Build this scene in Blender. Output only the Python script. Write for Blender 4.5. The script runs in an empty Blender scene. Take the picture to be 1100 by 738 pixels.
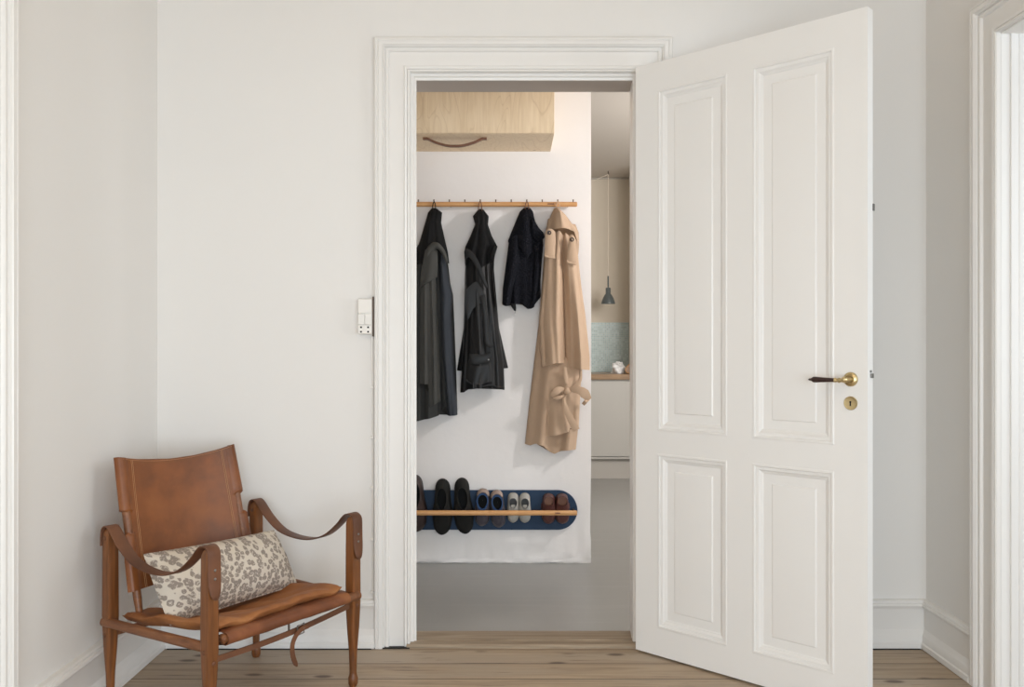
import bpy, bmesh, math, random
from mathutils import Vector, Matrix
random.seed(7)
C = bpy.context.scene
PI = math.pi

# ------------------------------------------------------------------ camera, world, lights, exposure
F, CX, CY, EYE = 937.0, 547.0, 371.0, 1.12          # focal length and vanishing point in photo pixels, eye height
cam_d = bpy.data.cameras.new('camera'); cam = bpy.data.objects.new('camera', cam_d); C.collection.objects.link(cam)
cam_d.sensor_width = 36.0; cam_d.lens = F/1100*36; cam_d.clip_start = 0.02
cam_d.shift_x = (550-CX)/1100; cam_d.shift_y = (CY-369)/1100
cam.location = (0, 0, EYE); cam.rotation_euler = (PI/2, 0, 0)
C.camera = cam
C.view_settings.view_transform = 'Standard'; C.view_settings.look = 'None'
C.view_settings.gamma = 1.0; C.view_settings.use_curve_mapping = False
C.view_settings.exposure = 0.0
C.render.engine = 'CYCLES'
C.cycles.max_bounces = 10; C.cycles.diffuse_bounces = 8

w = bpy.data.worlds.new('daylight'); C.world = w; w.use_nodes = True
w.node_tree.nodes['Background'].inputs[0].default_value = (0.86, 0.93, 1.0, 1)
w.node_tree.nodes['Background'].inputs[1].default_value = 0.6

def area(name, loc, direction, sx, sy, power, col):
    d = bpy.data.lights.new(name, 'AREA'); d.shape = 'RECTANGLE'; d.size = sx; d.size_y = sy
    d.energy = power; d.color = col
    o = bpy.data.objects.new(name, d); C.collection.objects.link(o)
    o.location = loc; o.rotation_euler = Vector(direction).to_track_quat('-Z', 'Y').to_euler()
    return o
area('assumed_side_room_light', (3.0, 1.30, 1.40), (-1, 0.22, -0.14), 1.5, 1.6, 29, (0.86, 0.94, 1.0))  # assumed daylight beyond the right opening, set by shadow direction; no window built
area('assumed_rear_window_light', (0.45, -1.75, 0.88), (0.0, 1, -0.08), 2.0, 1.5, 72, (0.79, 0.905, 1.0))  # light of an assumed window behind the camera, lowered to brighten the door
area('added_right_fill', (1.52, -0.75, 1.15), (-1, 0.30, -0.05), 1.2, 1.4, 42, (0.82, 0.92, 1.0))  # added fill that lifts the left wall; the right wall has no window here
area('added_warm_fill', (0.0, 0.2, 2.60), (0, 0, -1), 0.35, 0.35, 9, (1.0, 0.72, 0.45))  # added unseen light that warms the upper walls; no fixture hangs here
area('assumed_hall_light', (1.66, 3.46, 2.02), (-1, 0.20, -0.22), 0.10, 0.22, 20, (1.0, 0.965, 0.955))  # assumed light set by the coat shadows
area('added_hall_end_fill', (2.75, 3.95, 1.0), (-1, 0.15, -0.12), 0.8, 1.5, 24, (0.93, 0.965, 1.0))  # added unseen fill for the lower hall wall; the end wall has no window
area('added_kitchen_fill', (1.75, 4.9, 1.9), (-0.3, 1.0, -0.08), 1.0, 1.0, 42, (1.0, 0.97, 0.93))  # added unseen light to lift the far kitchen wall

# ------------------------------------------------------------------ helpers
def srgb(r, g, b):
    f = lambda c: (c/255/12.92) if c <= 10.3 else ((c/255+0.055)/1.055)**2.4
    return (f(r), f(g), f(b), 1.0)

class NT:
    """small node-graph helper around one principled material"""
    def __init__(s, name, rough=0.5, metal=0.0, spec=0.5):
        s.m = bpy.data.materials.new(name); s.m.use_nodes = True
        s.t = s.m.node_tree; s.b = s.t.nodes['Principled BSDF']
        s.b.inputs['Roughness'].default_value = rough; s.b.inputs['Metallic'].default_value = metal
        s.b.inputs['Specular IOR Level'].default_value = spec
        s.tc = s.t.nodes.new('ShaderNodeTexCoord'); s.co = s.tc.outputs['Object']
    def n(s, kind, **kw):
        x = s.t.nodes.new(kind)
        for k, v in kw.items():
            if k in x.inputs: s.put(x.inputs[k], v)
            else: setattr(x, k, v)
        return x
    def put(s, sock, v):
        if isinstance(v, bpy.types.NodeSocket): s.t.links.new(v, sock)
        else: sock.default_value = v
    def scale(s, sc, co=None, loc=(0, 0, 0)):
        x = s.n('ShaderNodeMapping'); s.put(x.inputs['Vector'], co or s.co); x.inputs['Scale'].default_value = sc
        x.inputs['Location'].default_value = loc
        return x.outputs[0]
    def noise(s, scale=5, detail=3, rough=0.5, co=None, dist=0.0):
        x = s.n('ShaderNodeTexNoise'); s.put(x.inputs['Vector'], co or s.co)
        x.inputs['Scale'].default_value = scale; x.inputs['Detail'].default_value = detail
        x.inputs['Roughness'].default_value = rough; x.inputs['Distortion'].default_value = dist
        return x.outputs['Fac']
    def math(s, op, a, b=0.0, c=0.0, clamp=False):
        x = s.n('ShaderNodeMath', operation=op, use_clamp=clamp); s.put(x.inputs[0], a); s.put(x.inputs[1], b)
        if op in ('SMOOTH_MIN', 'MULTIPLY_ADD'): s.put(x.inputs[2], c)
        return x.outputs[0]
    def ramp(s, fac, stops):
        x = s.n('ShaderNodeValToRGB'); s.put(x.inputs[0], fac); e = x.color_ramp.elements
        while len(e) < len(stops): e.new(0.5)
        for q, (p, c) in zip(e, stops): q.position = p; q.color = c if len(c) == 4 else (*c, 1)
        return x.outputs[0]
    def mask(s, fac, lo, hi):
        x = s.n('ShaderNodeMapRange', interpolation_type='SMOOTHSTEP'); s.put(x.inputs[0], fac)
        x.inputs[1].default_value = lo; x.inputs[2].default_value = hi
        return x.outputs[0]
    def mix(s, fac, a, b, mode='MIX'):
        x = s.n('ShaderNodeMix', data_type='RGBA', blend_type=mode)
        s.put(x.inputs[0], fac); s.put(x.inputs[6], a); s.put(x.inputs[7], b)
        return x.outputs[2]
    def color(s, c): s.put(s.b.inputs['Base Color'], c); return s
    def rough(s, c): s.put(s.b.inputs['Roughness'], c); return s
    def bump(s, h, strength=0.3, dist=0.002):
        x = s.n('ShaderNodeBump'); x.inputs['Strength'].default_value = strength; x.inputs['Distance'].default_value = dist
        s.put(x.inputs['Height'], h); s.t.links.new(x.outputs[0], s.b.inputs['Normal']); return s

def paint(name, c, rough=0.55, var=0.03, bscale=60, bstr=0.12, bdist=0.001):
    k = NT(name, rough)
    c2 = tuple(x*(1-var) for x in c[:3])+(1,)
    k.color(k.mix(k.noise(3.0, 4), c, c2))
    return k.bump(k.noise(bscale, 4), bstr, bdist).m
def plain(name, c, rough=0.5, metal=0.0, spec=0.5, var=0.12, scale=30):
    k = NT(name, rough, metal, spec)
    c2 = tuple(x*(1-var) for x in c[:3])+(1,)
    k.color(k.mix(k.noise(scale, 3), c, c2)); return k.m
def wood(name, c1, c2, stretch=(1, 1, 1), rough=0.45, scale=10, bstr=0.08):
    k = NT(name, rough)
    co = k.scale(stretch)
    n = k.noise(scale, 6, 0.6, co, 0.6)
    k.color(k.ramp(n, [(0.3, c1), (0.7, c2)])); return k.bump(n, bstr, 0.001).m
def cloth(name, c1, c2, weave=900, rough=0.85, bstr=0.15, spec=0.2, sheen=0.0):
    k = NT(name, rough, 0, spec)
    k.color(k.mix(k.noise(12, 4), c1, c2)); k.bump(k.noise(weave, 2), bstr, 0.0008)
    if sheen: k.b.inputs['Sheen Weight'].default_value = sheen
    return k.m

M = {}
M['wall'] = paint('wall_paint', srgb(231, 229, 226), 0.6, 0.02, 45, 0.10, 0.0015)
M['wall_hall'] = paint('hall_plaster', srgb(234, 231, 229), 0.6, 0.03, 22, 0.35, 0.003)
M['trim'] = paint('trim_gloss_paint', srgb(233, 231, 228), 0.35, 0.02, 40, 0.05, 0.001)
M['door'] = paint('door_gloss_paint', srgb(234, 233, 231), 0.32, 0.015, 30, 0.05, 0.001)
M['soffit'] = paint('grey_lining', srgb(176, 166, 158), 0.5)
M['ceiling'] = paint('ceiling_paint', srgb(226, 210, 190), 0.7)  # ceiling out of view, beige chosen to bounce warm light onto upper walls
M['ceiling_hall'] = paint('hall_ceiling_paint', srgb(198, 190, 181), 0.7)
M['kitchen_wall'] = paint('kitchen_wall_paint', srgb(214, 204, 188), 0.7)
M['white_plastic'] = plain('white_plastic', srgb(236, 233, 228), 0.35, var=0.02)
M['hole_shade'] = plain('recess_shade', srgb(28, 26, 25), 0.8)  # near-black paints the shade inside holes and gaps
M['dark_gap'] = plain('backplate_and_shade', srgb(98, 84, 74), 0.7)  # switch back plate, and painted shade beside the socket box
M['brass'] = plain('aged_brass', srgb(216, 196, 150), 0.34, 1.0, var=0.3, scale=120)
M['steel'] = plain('dull_steel', srgb(150, 148, 145), 0.35, 1.0, var=0.3, scale=200)
M['horn'] = plain('dark_horn', srgb(58, 36, 32), 0.3, var=0.4, scale=90)
M['leather_pull'] = plain('brown_leather_pull', srgb(120, 80, 58), 0.6, var=0.2)
M['blue_board'] = plain('blue_linoleum', srgb(18, 50, 80), 0.65, var=0.12, scale=14)
M['oak_rail'] = wood('pale_oak_rail', srgb(186, 134, 82), srgb(205, 158, 106), (1.5, 14, 14), 0.45)
M['peg'] = plain('dark_steel_peg', srgb(92, 76, 62), 0.4, 0.6)
M['lamp'] = plain('grey_green_lamp_enamel', srgb(82, 88, 88), 0.3, var=0.04)
M['cord'] = plain('pale_flex', srgb(214, 202, 186), 0.6, var=0.03)
M['cabinet'] = paint('cabinet_paint', srgb(180, 176, 169), 0.45)
M['toe'] = paint('plinth_paint', srgb(178, 172, 164), 0.5)
M['worktop'] = wood('oak_worktop', srgb(122, 96, 70), srgb(160, 130, 98), (1.2, 12, 12), 0.35, 6)
M['white_cloth'] = cloth('white_cloth', srgb(240, 240, 240), srgb(228, 228, 228), 300)
M['basket'] = wood('pale_cane', srgb(166, 138, 118), srgb(198, 172, 152), (20, 20, 60), 0.6)

def mat_floor():
    k = NT('pine_floorboards', 0.5, 0, 0.4)
    sep = k.n('ShaderNodeSeparateXYZ'); k.put(sep.inputs[0], k.co)
    u = k.math('DIVIDE', k.math('SUBTRACT', sep.outputs[1], 2.928), 0.141)
    idx = k.math('FLOOR', u); fr = k.math('FRACT', u)
    wn = k.n('ShaderNodeTexWhiteNoise', noise_dimensions='1D'); k.put(wn.inputs['W'], idx)
    comb = k.n('ShaderNodeCombineXYZ'); k.put(comb.inputs[0], k.math('MULTIPLY', wn.outputs[0], 37.0)); k.put(comb.inputs[2], idx)
    add = k.n('ShaderNodeVectorMath', operation='ADD'); k.put(add.inputs[0], k.co); k.put(add.inputs[1], comb.outputs[0])
    co = add.outputs[0]
    g1 = k.noise(1.0, 6, 0.62, k.scale((2.2, 42, 1), co), 0.9)
    g2 = k.noise(1.0, 3, 0.5, k.scale((1.1, 5, 1), co), 0.4)
    base = k.ramp(g1, [(0.30, srgb(146, 128, 108)), (0.52, srgb(178, 158, 134)), (0.75, srgb(194, 176, 153))])
    base = k.mix(k.mask(g2, 0.45, 0.72), base, srgb(176, 161, 143))
    base = k.mix(k.math('MULTIPLY', wn.outputs[0], 0.22), base, srgb(150, 130, 110))
    # dark weathered streaks
    st = k.noise(1.0, 4, 0.6, k.scale((3.2, 60, 1), co, (3, 1, 0)), 0.3)
    base = k.mix(k.math('MULTIPLY', k.mask(st, 0.60, 0.70), 0.7), base, srgb(96, 82, 74))
    # knots
    vo = k.n('ShaderNodeTexVoronoi'); k.put(vo.inputs['Vector'], k.scale((3.4, 8.0, 1), co)); vo.inputs['Scale'].default_value = 1.0
    wob = k.math('ADD', vo.outputs['Distance'], k.math('MULTIPLY', k.math('SUBTRACT', g1, 0.5), 0.06))
    base = k.mix(k.math('MULTIPLY', k.math('SUBTRACT', 1.0, k.mask(wob, 0.06, 0.15)), 0.85), base, srgb(92, 76, 66))
    seam = k.math('MINIMUM', fr, k.math('SUBTRACT', 1.0, fr))
    base = k.mix(k.math('SUBTRACT', 1.0, k.mask(seam, 0.006, 0.028)), base, srgb(70, 58, 50))
    k.color(base); k.rough(k.math('ADD', 0.42, k.math('MULTIPLY', g1, 0.2)))
    k.bump(k.math('ADD', k.mask(seam, 0.0, 0.03), k.math('MULTIPLY', g1, 0.12)), 0.5, 0.003)
    return k.m
M['floor'] = mat_floor()
def mat_threshold():
    k = NT('worn_threshold_wood', 0.55)
    n = k.noise(1.0, 6, 0.65, k.scale((2.5, 60, 60)), 0.8)
    k.color(k.ramp(n, [(0.3, srgb(128, 111, 92)), (0.55, srgb(160, 143, 122)), (0.8, srgb(182, 168, 150))])); return k.bump(n, 0.3, 0.002).m
M['threshold'] = mat_threshold()
def mat_hall_floor():
    k = NT('grey_painted_floor', 0.28, 0, 0.5)
    n = k.noise(2.2, 5, 0.6); s = k.noise(1.0, 4, 0.6, k.scale((1.3, 26, 1)), 0.4)
    c = k.mix(n, srgb(138, 138, 135), srgb(154, 152, 149)); c = k.mix(k.math('MULTIPLY', k.mask(s, 0.5, 0.75), 0.6), c, srgb(156, 154, 151))
    k.color(c); k.rough(k.math('ADD', 0.22, k.math('MULTIPLY', n, 0.22))); return k.bump(s, 0.08, 0.001).m
M['floor_hall'] = mat_hall_floor()
def mat_ply():
    k = NT('birch_plywood', 0.5, 0, 0.35)
    n = k.noise(1.0, 2, 0.5, k.scale((5.5, 1.0, 1.3)), 0.4)
    band = k.math('FRACT', k.math('MULTIPLY', n, 17.0))
    line = k.math('SUBTRACT', 1.0, k.mask(k.math('ABSOLUTE', k.math('SUBTRACT', band, 0.5)), 0.0, 0.10))
    f = k.noise(1.0, 4, 0.6, k.scale((60, 60, 6)))
    c = k.ramp(f, [(0.3, srgb(220, 196, 162)), (0.7, srgb(234, 213, 182))])
    c = k.mix(k.math('MULTIPLY', line, 0.30), c, srgb(190, 160, 124))
    vo = k.n('ShaderNodeTexVoronoi'); k.put(vo.inputs['Vector'], k.scale((5, 5, 7))); vo.inputs['Scale'].default_value = 1.0
    c = k.mix(k.math('MULTIPLY', k.math('SUBTRACT', 1.0, k.mask(vo.outputs['Distance'], 0.03, 0.07)), 0.7), c, srgb(150, 116, 82))
    return k.color(c).m
M['ply'] = mat_ply()
def mat_tile():
    k = NT('blue_green_mosaic', 0.25)
    sep = k.n('ShaderNodeSeparateXYZ'); k.put(sep.inputs[0], k.co)
    a = k.math('DIVIDE', sep.outputs[0], 0.0165); b = k.math('DIVIDE', sep.outputs[2], 0.0165)
    comb = k.n('ShaderNodeCombineXYZ'); k.put(comb.inputs[0], k.math('FLOOR', a)); k.put(comb.inputs[1], k.math('FLOOR', b))
    wn = k.n('ShaderNodeTexWhiteNoise', noise_dimensions='2D'); k.put(wn.inputs['Vector'], comb.outputs[0])
    c = k.ramp(wn.outputs[0], [(0.0, srgb(168, 190, 192)), (0.5, srgb(182, 203, 203)), (1.0, srgb(196, 214, 216))])
    fa, fb = k.math('FRACT', a), k.math('FRACT', b)
    m = k.math('MINIMUM', k.math('MINIMUM', fa, k.math('SUBTRACT', 1.0, fa)), k.math('MINIMUM', fb, k.math('SUBTRACT', 1.0, fb)))
    c = k.mix(k.math('SUBTRACT', 1.0, k.mask(m, 0.05, 0.12)), c, srgb(206, 212, 208))
    return k.color(c).bump(k.mask(m, 0.04, 0.12), 0.3, 0.002).m
M['tile'] = mat_tile()
def mat_leather(name, c1, c2, c3, rough=0.42):
    k = NT(name, rough, 0, 0.45)
    n = k.noise(7, 4, 0.55); n2 = k.noise(2.6, 2)
    c = k.ramp(n, [(0.28, c1), (0.55, c2), (0.8, c3)])
    c = k.mix(k.math('MULTIPLY', k.mask(n2, 0.45, 0.7), 0.45), c, c1)
    k.color(c); k.rough(k.math('ADD', rough-0.1, k.math('MULTIPLY', n, 0.25)))
    w2 = k.noise(26, 5, 0.7); c = k.mix(k.math('MULTIPLY', k.mask(w2, 0.55, 0.75), 0.30), c, c3); k.color(c)
    return k.bump(k.math('ADD', k.noise(420, 3), k.math('MULTIPLY', k.noise(14, 3), 3.0)), 0.14, 0.0008).m
M['leather'] = mat_leather('saddle_leather', srgb(98, 54, 25), srgb(130, 75, 36), srgb(150, 91, 46), 0.36)
M['leather_strap'] = mat_leather('dark_strap_leather', srgb(78, 48, 33), srgb(104, 66, 44), srgb(124, 81, 55), 0.5)
M['suede'] = mat_leather('worn_seat_leather', srgb(124, 74, 40), srgb(158, 102, 58), srgb(178, 124, 76), 0.62)
M['leather_front'] = mat_leather('worn_front_leather', srgb(98, 56, 34), srgb(128, 76, 46), srgb(164, 108, 66), 0.6)
M['chair_wood'] = wood('teak_brown_ash', srgb(90, 53, 26), srgb(136, 83, 41), (22, 22, 1.4), 0.38, 3)
M['chair_rail'] = wood('brown_rail_wood', srgb(102, 61, 37), srgb(142, 93, 58), (9, 2, 9), 0.42, 5)
M['stitch'] = plain('pale_thread', srgb(190, 146, 104), 0.7)
def mat_floral():
    k = NT('printed_linen', 0.85, 0, 0.2)
    d = k.n('ShaderNodeTexNoise'); k.put(d.inputs['Vector'], k.co); d.inputs['Scale'].default_value = 60; d.inputs['Detail'].default_value = 2
    sub = k.n('ShaderNodeVectorMath', operation='SUBTRACT'); k.put(sub.inputs[0], d.outputs['Color']); sub.inputs[1].default_value = (0.5, 0.5, 0.5)
    sc = k.n('ShaderNodeVectorMath', operation='SCALE'); k.put(sc.inputs[0], sub.outputs[0]); sc.inputs['Scale'].default_value = 0.012
    add = k.n('ShaderNodeVectorMath', operation='ADD'); k.put(add.inputs[0], k.co); k.put(add.inputs[1], sc.outputs[0])
    vo = k.n('ShaderNodeTexVoronoi', voronoi_dimensions='3D'); k.put(vo.inputs['Vector'], k.scale((1, 0.1, 1.05), add.outputs[0])); vo.inputs['Scale'].default_value = 64
    vo.inputs['Randomness'].default_value = 0.85
    dd = vo.outputs['Distance']
    petals = k.math('SUBTRACT', 1.0, k.mask(dd, 0.50, 0.58))
    eye = k.math('SUBTRACT', 1.0, k.mask(dd, 0.10, 0.14))
    vein = k.mask(k.noise(150, 2), 0.56, 0.62)
    f = k.math('MULTIPLY', petals, k.math('SUBTRACT', 1.0, k.math('MAXIMUM', eye, k.math('MULTIPLY', vein, 0.6))))
    c = k.mix(f, srgb(208, 198, 184), srgb(146, 135, 126))
    return k.color(c).bump(k.noise(700, 2), 0.2, 0.0008).m
M['floral'] = mat_floral()
M['grey_coat'] = cloth('charcoal_cloth', srgb(62, 63, 62), srgb(52, 53, 53), 800)
M['grey_panel'] = cloth('mid_grey_cloth', srgb(76, 76, 73), srgb(66, 66, 64), 800)
M['grey_sleeve'] = cloth('blue_grey_cloth', srgb(58, 62, 68), srgb(50, 53, 58), 800)
M['black_lining'] = cloth('black_cloth', srgb(24, 24, 24), srgb(18, 18, 19), 500)
def mat_rubber():
    k = NT('black_waxed_fabric', 0.5, 0, 0.28); n = k.noise(60, 3)
    k.color(k.mix(n, srgb(17, 17, 18), srgb(27, 27, 27))); k.rough(k.math('ADD', 0.36, k.math('MULTIPLY', n, 0.15)))
    return k.bump(k.noise(35, 4), 0.25, 0.004).m
M['rubber'] = mat_rubber()
def mat_knit():
    k = NT('navy_boucle', 0.95, 0, 0.15)
    vo = k.n('ShaderNodeTexVoronoi'); k.put(vo.inputs['Vector'], k.co); vo.inputs['Scale'].default_value = 170
    k.color(k.mix(vo.outputs['Distance'], srgb(30, 31, 38), srgb(14, 15, 20))); return k.bump(vo.outputs['Distance'], 0.9, 0.006).m
M['knit'] = mat_knit()
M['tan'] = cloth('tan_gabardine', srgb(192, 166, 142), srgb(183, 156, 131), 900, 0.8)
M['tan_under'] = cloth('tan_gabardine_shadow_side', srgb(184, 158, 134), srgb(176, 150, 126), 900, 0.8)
M['button'] = plain('dark_horn_button', srgb(54, 38, 30), 0.3, var=0.4, scale=200)
M['black_suede'] = cloth('black_suede', srgb(38, 37, 35), srgb(28, 28, 27), 500, 0.9)
M['brown_shoe'] = plain('dark_brown_leather', srgb(54, 38, 34), 0.5, var=0.3)
M['slate_leather'] = plain('slate_leather', srgb(68, 64, 72), 0.5, var=0.15)
M['blue_lining'] = cloth('blue_fleece', srgb(56, 82, 120), srgb(42, 64, 98), 400)
M['pale_counter'] = cloth('pale_patterned_heel', srgb(176, 158, 146), srgb(130, 112, 104), 200)
M['pale_grey'] = cloth('pale_grey_suede', srgb(172, 170, 163), srgb(154, 152, 146), 400)
M['grey_lining'] = cloth('grey_lining_cloth', srgb(108, 108, 106), srgb(92, 92, 92), 400)
M['burgundy'] = plain('burgundy_leather', srgb(86, 49, 44), 0.42, var=0.25, scale=60)
M['tan_insole'] = plain('brown_insole', srgb(152, 104, 80), 0.55, var=0.15)
M['boot_inside_shade'] = plain('boot_inside_shade', srgb(14, 15, 15), 0.9)  # near-black colour paints the darkness inside the boots
M['sole'] = plain('dark_sole', srgb(34, 32, 31), 0.7)
M['pale_sole'] = plain('grey_sole', srgb(140, 136, 130), 0.7)

class MB:
    def __init__(s): s.v = []; s.f = []
    def add(s, vs, fs):
        k = len(s.v); s.v += [tuple(p) for p in vs]; s.f += [tuple(i+k for i in q) for q in fs]; return s
    def box(s, x0, x1, y0, y1, z0, z1):
        return s.add([(x0,y0,z0),(x1,y0,z0),(x1,y1,z0),(x0,y1,z0),(x0,y0,z1),(x1,y0,z1),(x1,y1,z1),(x0,y1,z1)],
                     [(0,3,2,1),(4,5,6,7),(0,1,5,4),(1,2,6,5),(2,3,7,6),(3,0,4,7)])
    def prism(s, poly, z0, z1):                                # polygon in x,y extruded in z
        n = len(poly)
        return s.add([(x,y,z0) for x,y in poly]+[(x,y,z1) for x,y in poly],
                     [tuple(range(n-1,-1,-1)), tuple(range(n,2*n))]+[(i,(i+1)%n,n+(i+1)%n,n+i) for i in range(n)])
    def grid(s, rows, close_u=False, cap=False):               # rows of points
        nr, nc = len(rows), len(rows[0]); fs = []
        for i in range(nr-1):
            for j in range(nc if close_u else nc-1):
                a, b = i*nc+j, i*nc+(j+1)%nc
                fs.append((a, b, b+nc, a+nc))
        if cap: fs += [tuple(range(nc-1,-1,-1)), tuple(range((nr-1)*nc, nr*nc))]
        return s.add([p for r in rows for p in r], fs)
    def tube(s, path, r, n=10, cap=True):
        path = [Vector(p) for p in path]; rows = []; up = None
        for i, p in enumerate(path):
            d = (path[min(i+1,len(path)-1)]-path[max(i-1,0)]).normalized()
            if up is None: up = Vector((0,0,1)) if abs(d.z) < 0.9 else Vector((1,0,0))
            a = d.cross(up).normalized(); b = a.cross(d).normalized(); up = b
            rr = r[i] if isinstance(r, (list, tuple)) else r
            rows.append([p+a*(rr*math.cos(t*2*PI/n))+b*(rr*math.sin(t*2*PI/n)) for t in range(n)])
        return s.grid(rows, True, cap)
    def lathe(s, prof, mtx=None, n=24):                        # prof of (radius, height) about local z
        mtx = mtx or Matrix()
        rows = [[mtx @ Vector((r*math.cos(t*2*PI/n), r*math.sin(t*2*PI/n), h)) for t in range(n)] for r, h in prof]
        return s.grid(rows, True, True)
    def build(s, name, mat, parent=None, local=False, angle=35, subsurf=0, bevel=0.0, weld=False, origin=None):
        """one mesh object; world vertices are moved into the frame of the parent's root"""
        off = Vector((0,0,0))
        if parent is not None and not local:
            r = parent
            while r.parent: r = r.parent
            off = Vector(r.location)
        elif parent is None and origin != 'keep':
            xs, ys, zs = zip(*s.v)
            off = Vector(((min(xs)+max(xs))/2, (min(ys)+max(ys))/2, min(zs)))
        me = bpy.data.meshes.new(name)
        me.from_pydata([tuple(Vector(p)-off) for p in s.v], [], s.f)
        bm = bmesh.new(); bm.from_mesh(me)
        if weld: bmesh.ops.remove_doubles(bm, verts=bm.verts, dist=1e-5)
        bmesh.ops.recalc_face_normals(bm, faces=bm.faces); bm.to_mesh(me); bm.free()
        me.materials.append(mat)
        for p in me.polygons: p.use_smooth = True
        try: me.set_sharp_from_angle(angle=math.radians(angle))
        except Exception: pass
        o = bpy.data.objects.new(name, me); C.collection.objects.link(o)
        if parent is not None: o.parent = parent
        else: o.location = off
        if bevel:
            b = o.modifiers.new('bevel', 'BEVEL'); b.width = bevel; b.segments = 2; b.limit_method = 'ANGLE'; b.harden_normals = False
        if subsurf:
            q = o.modifiers.new('smooth', 'SUBSURF'); q.levels = subsurf; q.render_levels = subsurf
        return o
def thing(name, label, cat, loc=(0,0,0), rz=0.0, group=None):
    o = bpy.data.objects.new(name, None); C.collection.objects.link(o); o.empty_display_size = 0.05
    o.location = loc; o.rotation_euler = (0,0,rz); return tag(o, label, cat, group)
def tag(o, label, cat, group=None):
    o['label'] = label; o['category'] = cat
    if group: o['group'] = group
    return o
def struct(o): o['kind'] = 'structure'; return o
def P(x, y, Y): return Vector(((x-CX)/F*Y, Y, EYE+(CY-y)/F*Y))      # a photo point at depth Y
def lerp(a, b, t): return a+(b-a)*t
def interp(tab, q):
    """smooth (monotone cosine-free linear) table lookup: tab of (key, value...)"""
    if q <= tab[0][0]: return tab[0][1:]
    for a, b in zip(tab, tab[1:]):
        if q <= b[0]:
            t = (q-a[0])/max(1e-9, b[0]-a[0]); return tuple(lerp(x, y, t) for x, y in zip(a[1:], b[1:]))
    return tab[-1][1:]
def spline(pts, n):
    pts = [Vector(p) for p in pts]; out = []; m = len(pts)
    for k in range(n+1):
        u = k/n*(m-1); i = min(int(u), m-2); t = u-i
        p0, p1, p2, p3 = pts[max(i-1,0)], pts[i], pts[i+1], pts[min(i+2,m-1)]
        out.append(0.5*((2*p1)+(p2-p0)*t+(2*p0-5*p1+4*p2-p3)*t*t+(3*p1-p0-3*p2+p3)*t**3))
    return out

# ------------------------------------------------------------------ room shell
XL, XR, YB, YH = -1.311, 1.554, 3.25, 3.41          # left wall, right wall, door wall (two faces)
ZC, ZH = 2.75, 2.638
YW, XE = 4.485, 0.421                               # hall wall with the coats, its free end
YK = 7.9                                            # far kitchen wall
DX0, DX1, DZ = -0.368, 0.473, 2.135                 # doorway
struct(MB().box(-2.6, 3.2, -2.2, YB+0.0, -0.06, 0).build('floor', M['floor'], origin='keep'))
struct(MB().box(-1.5, 3.2, YB, 8.1, -0.06, 0).build('floor_hall', M['floor_hall'], origin='keep'))
struct(MB().box(-2.6, 3.2, -2.2, YH, ZC, ZC+0.08).build('ceiling', M['ceiling'], origin='keep'))
struct(MB().box(-1.5, 3.2, YH, 8.1, ZH, ZH+0.08).build('ceiling_hall', M['ceiling_hall'], origin='keep'))
wb = MB(); wb.box(-2.6, DX0-0.02, YB, YH, 0, ZC); wb.box(DX1+0.02, 3.2, YB, YH, 0, ZC); wb.box(DX0-0.02, DX1+0.02, YB, YH, DZ+0.02, ZC)
struct(wb.build('wall_back', M['wall'], origin='keep'))
LY0, LY1, LZ = 1.20, 2.149, 2.135                   # opening in the left wall
wl = MB(); wl.box(XL-0.15, XL, LY1, YB, 0, ZC); wl.box(XL-0.15, XL, -2.2, LY0, 0, ZC); wl.box(XL-0.15, XL, LY0, LY1, LZ, ZC)
struct(wl.build('wall_left', M['wall'], origin='keep'))
RY0, RY1, RZ = 1.10, 2.758, 2.085                   # opening in the right wall
wr = MB(); wr.box(XR, XR+0.38, RY1+0.02, YB, 0, ZC); wr.box(XR, XR+0.38, -2.2, RY0, 0, ZC); wr.box(XR, XR+0.38, RY0, RY1+0.02, RZ+0.02, ZC)
struct(wr.build('wall_right', M['wall'], origin='keep'))
# wall behind the camera with an assumed wide window opening
wf = MB(); wf.box(-1.5, -0.6, -1.75, -1.6, 0, ZC); wf.box(1.5, 1.95, -1.75, -1.6, 0, ZC); wf.box(-0.6, 1.5, -1.75, -1.6, 0, 0.12); wf.box(-0.6, 1.5, -1.75, -1.6, 2.3, ZC)
struct(wf.build('wall_front', M['wall'], origin='keep'))
# hall and kitchen walls
def plaster_wall():
    b = MB(); rnd = random.Random(3); nx, zs = 90, [0.0, 0.004, 0.014, 0.022, 0.03, 0.06, 0.1, 0.16, 0.25, 0.5, 1.0, 1.8, ZH]
    rows = []
    for k, z in enumerate(zs):
        r = []
        for i in range(nx+1):
            x = lerp(-1.5, XE, i/nx)
            y = YW + (rnd.uniform(-0.006, 0.003)*max(0, 1-z/0.3) if k else rnd.uniform(0.0, 0.006))
            zz = z + (rnd.uniform(0, 0.010)*(rnd.random() < .5) if k == 1 else 0)
            if i == nx and k < 9: x -= rnd.uniform(0, 0.004)
            r.append((x, y, zz))
        r.append((XE, YW+0.12, z)); rows.append(r)
    b.grid(rows); b.box(-1.5, XE-0.005, YW+0.02, YW+0.12, 0, ZH)
    return b
struct(plaster_wall().build('wall_hall', M['wall_hall'], origin='keep', angle=60))
struct(MB().box(-1.5, -1.42, YH, 8.0, 0, ZH).build('wall_hall_side', M['wall'], origin='keep'))
struct(MB().box(-1.5, 3.2, YK, YK+0.1, 0, ZH).build('wall_kitchen', M['kitchen_wall'], origin='keep'))
we = MB(); we.box(3.1, 3.2, YH, 8.0, 0, ZH); struct(we.build('wall_hall_end', M['wall'], origin='keep'))
struct(MB().box(1.083, 1.25, 7.22, YK, 0, ZH).build('wall_kitchen_corner', M['kitchen_wall'], origin='keep'))
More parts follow.
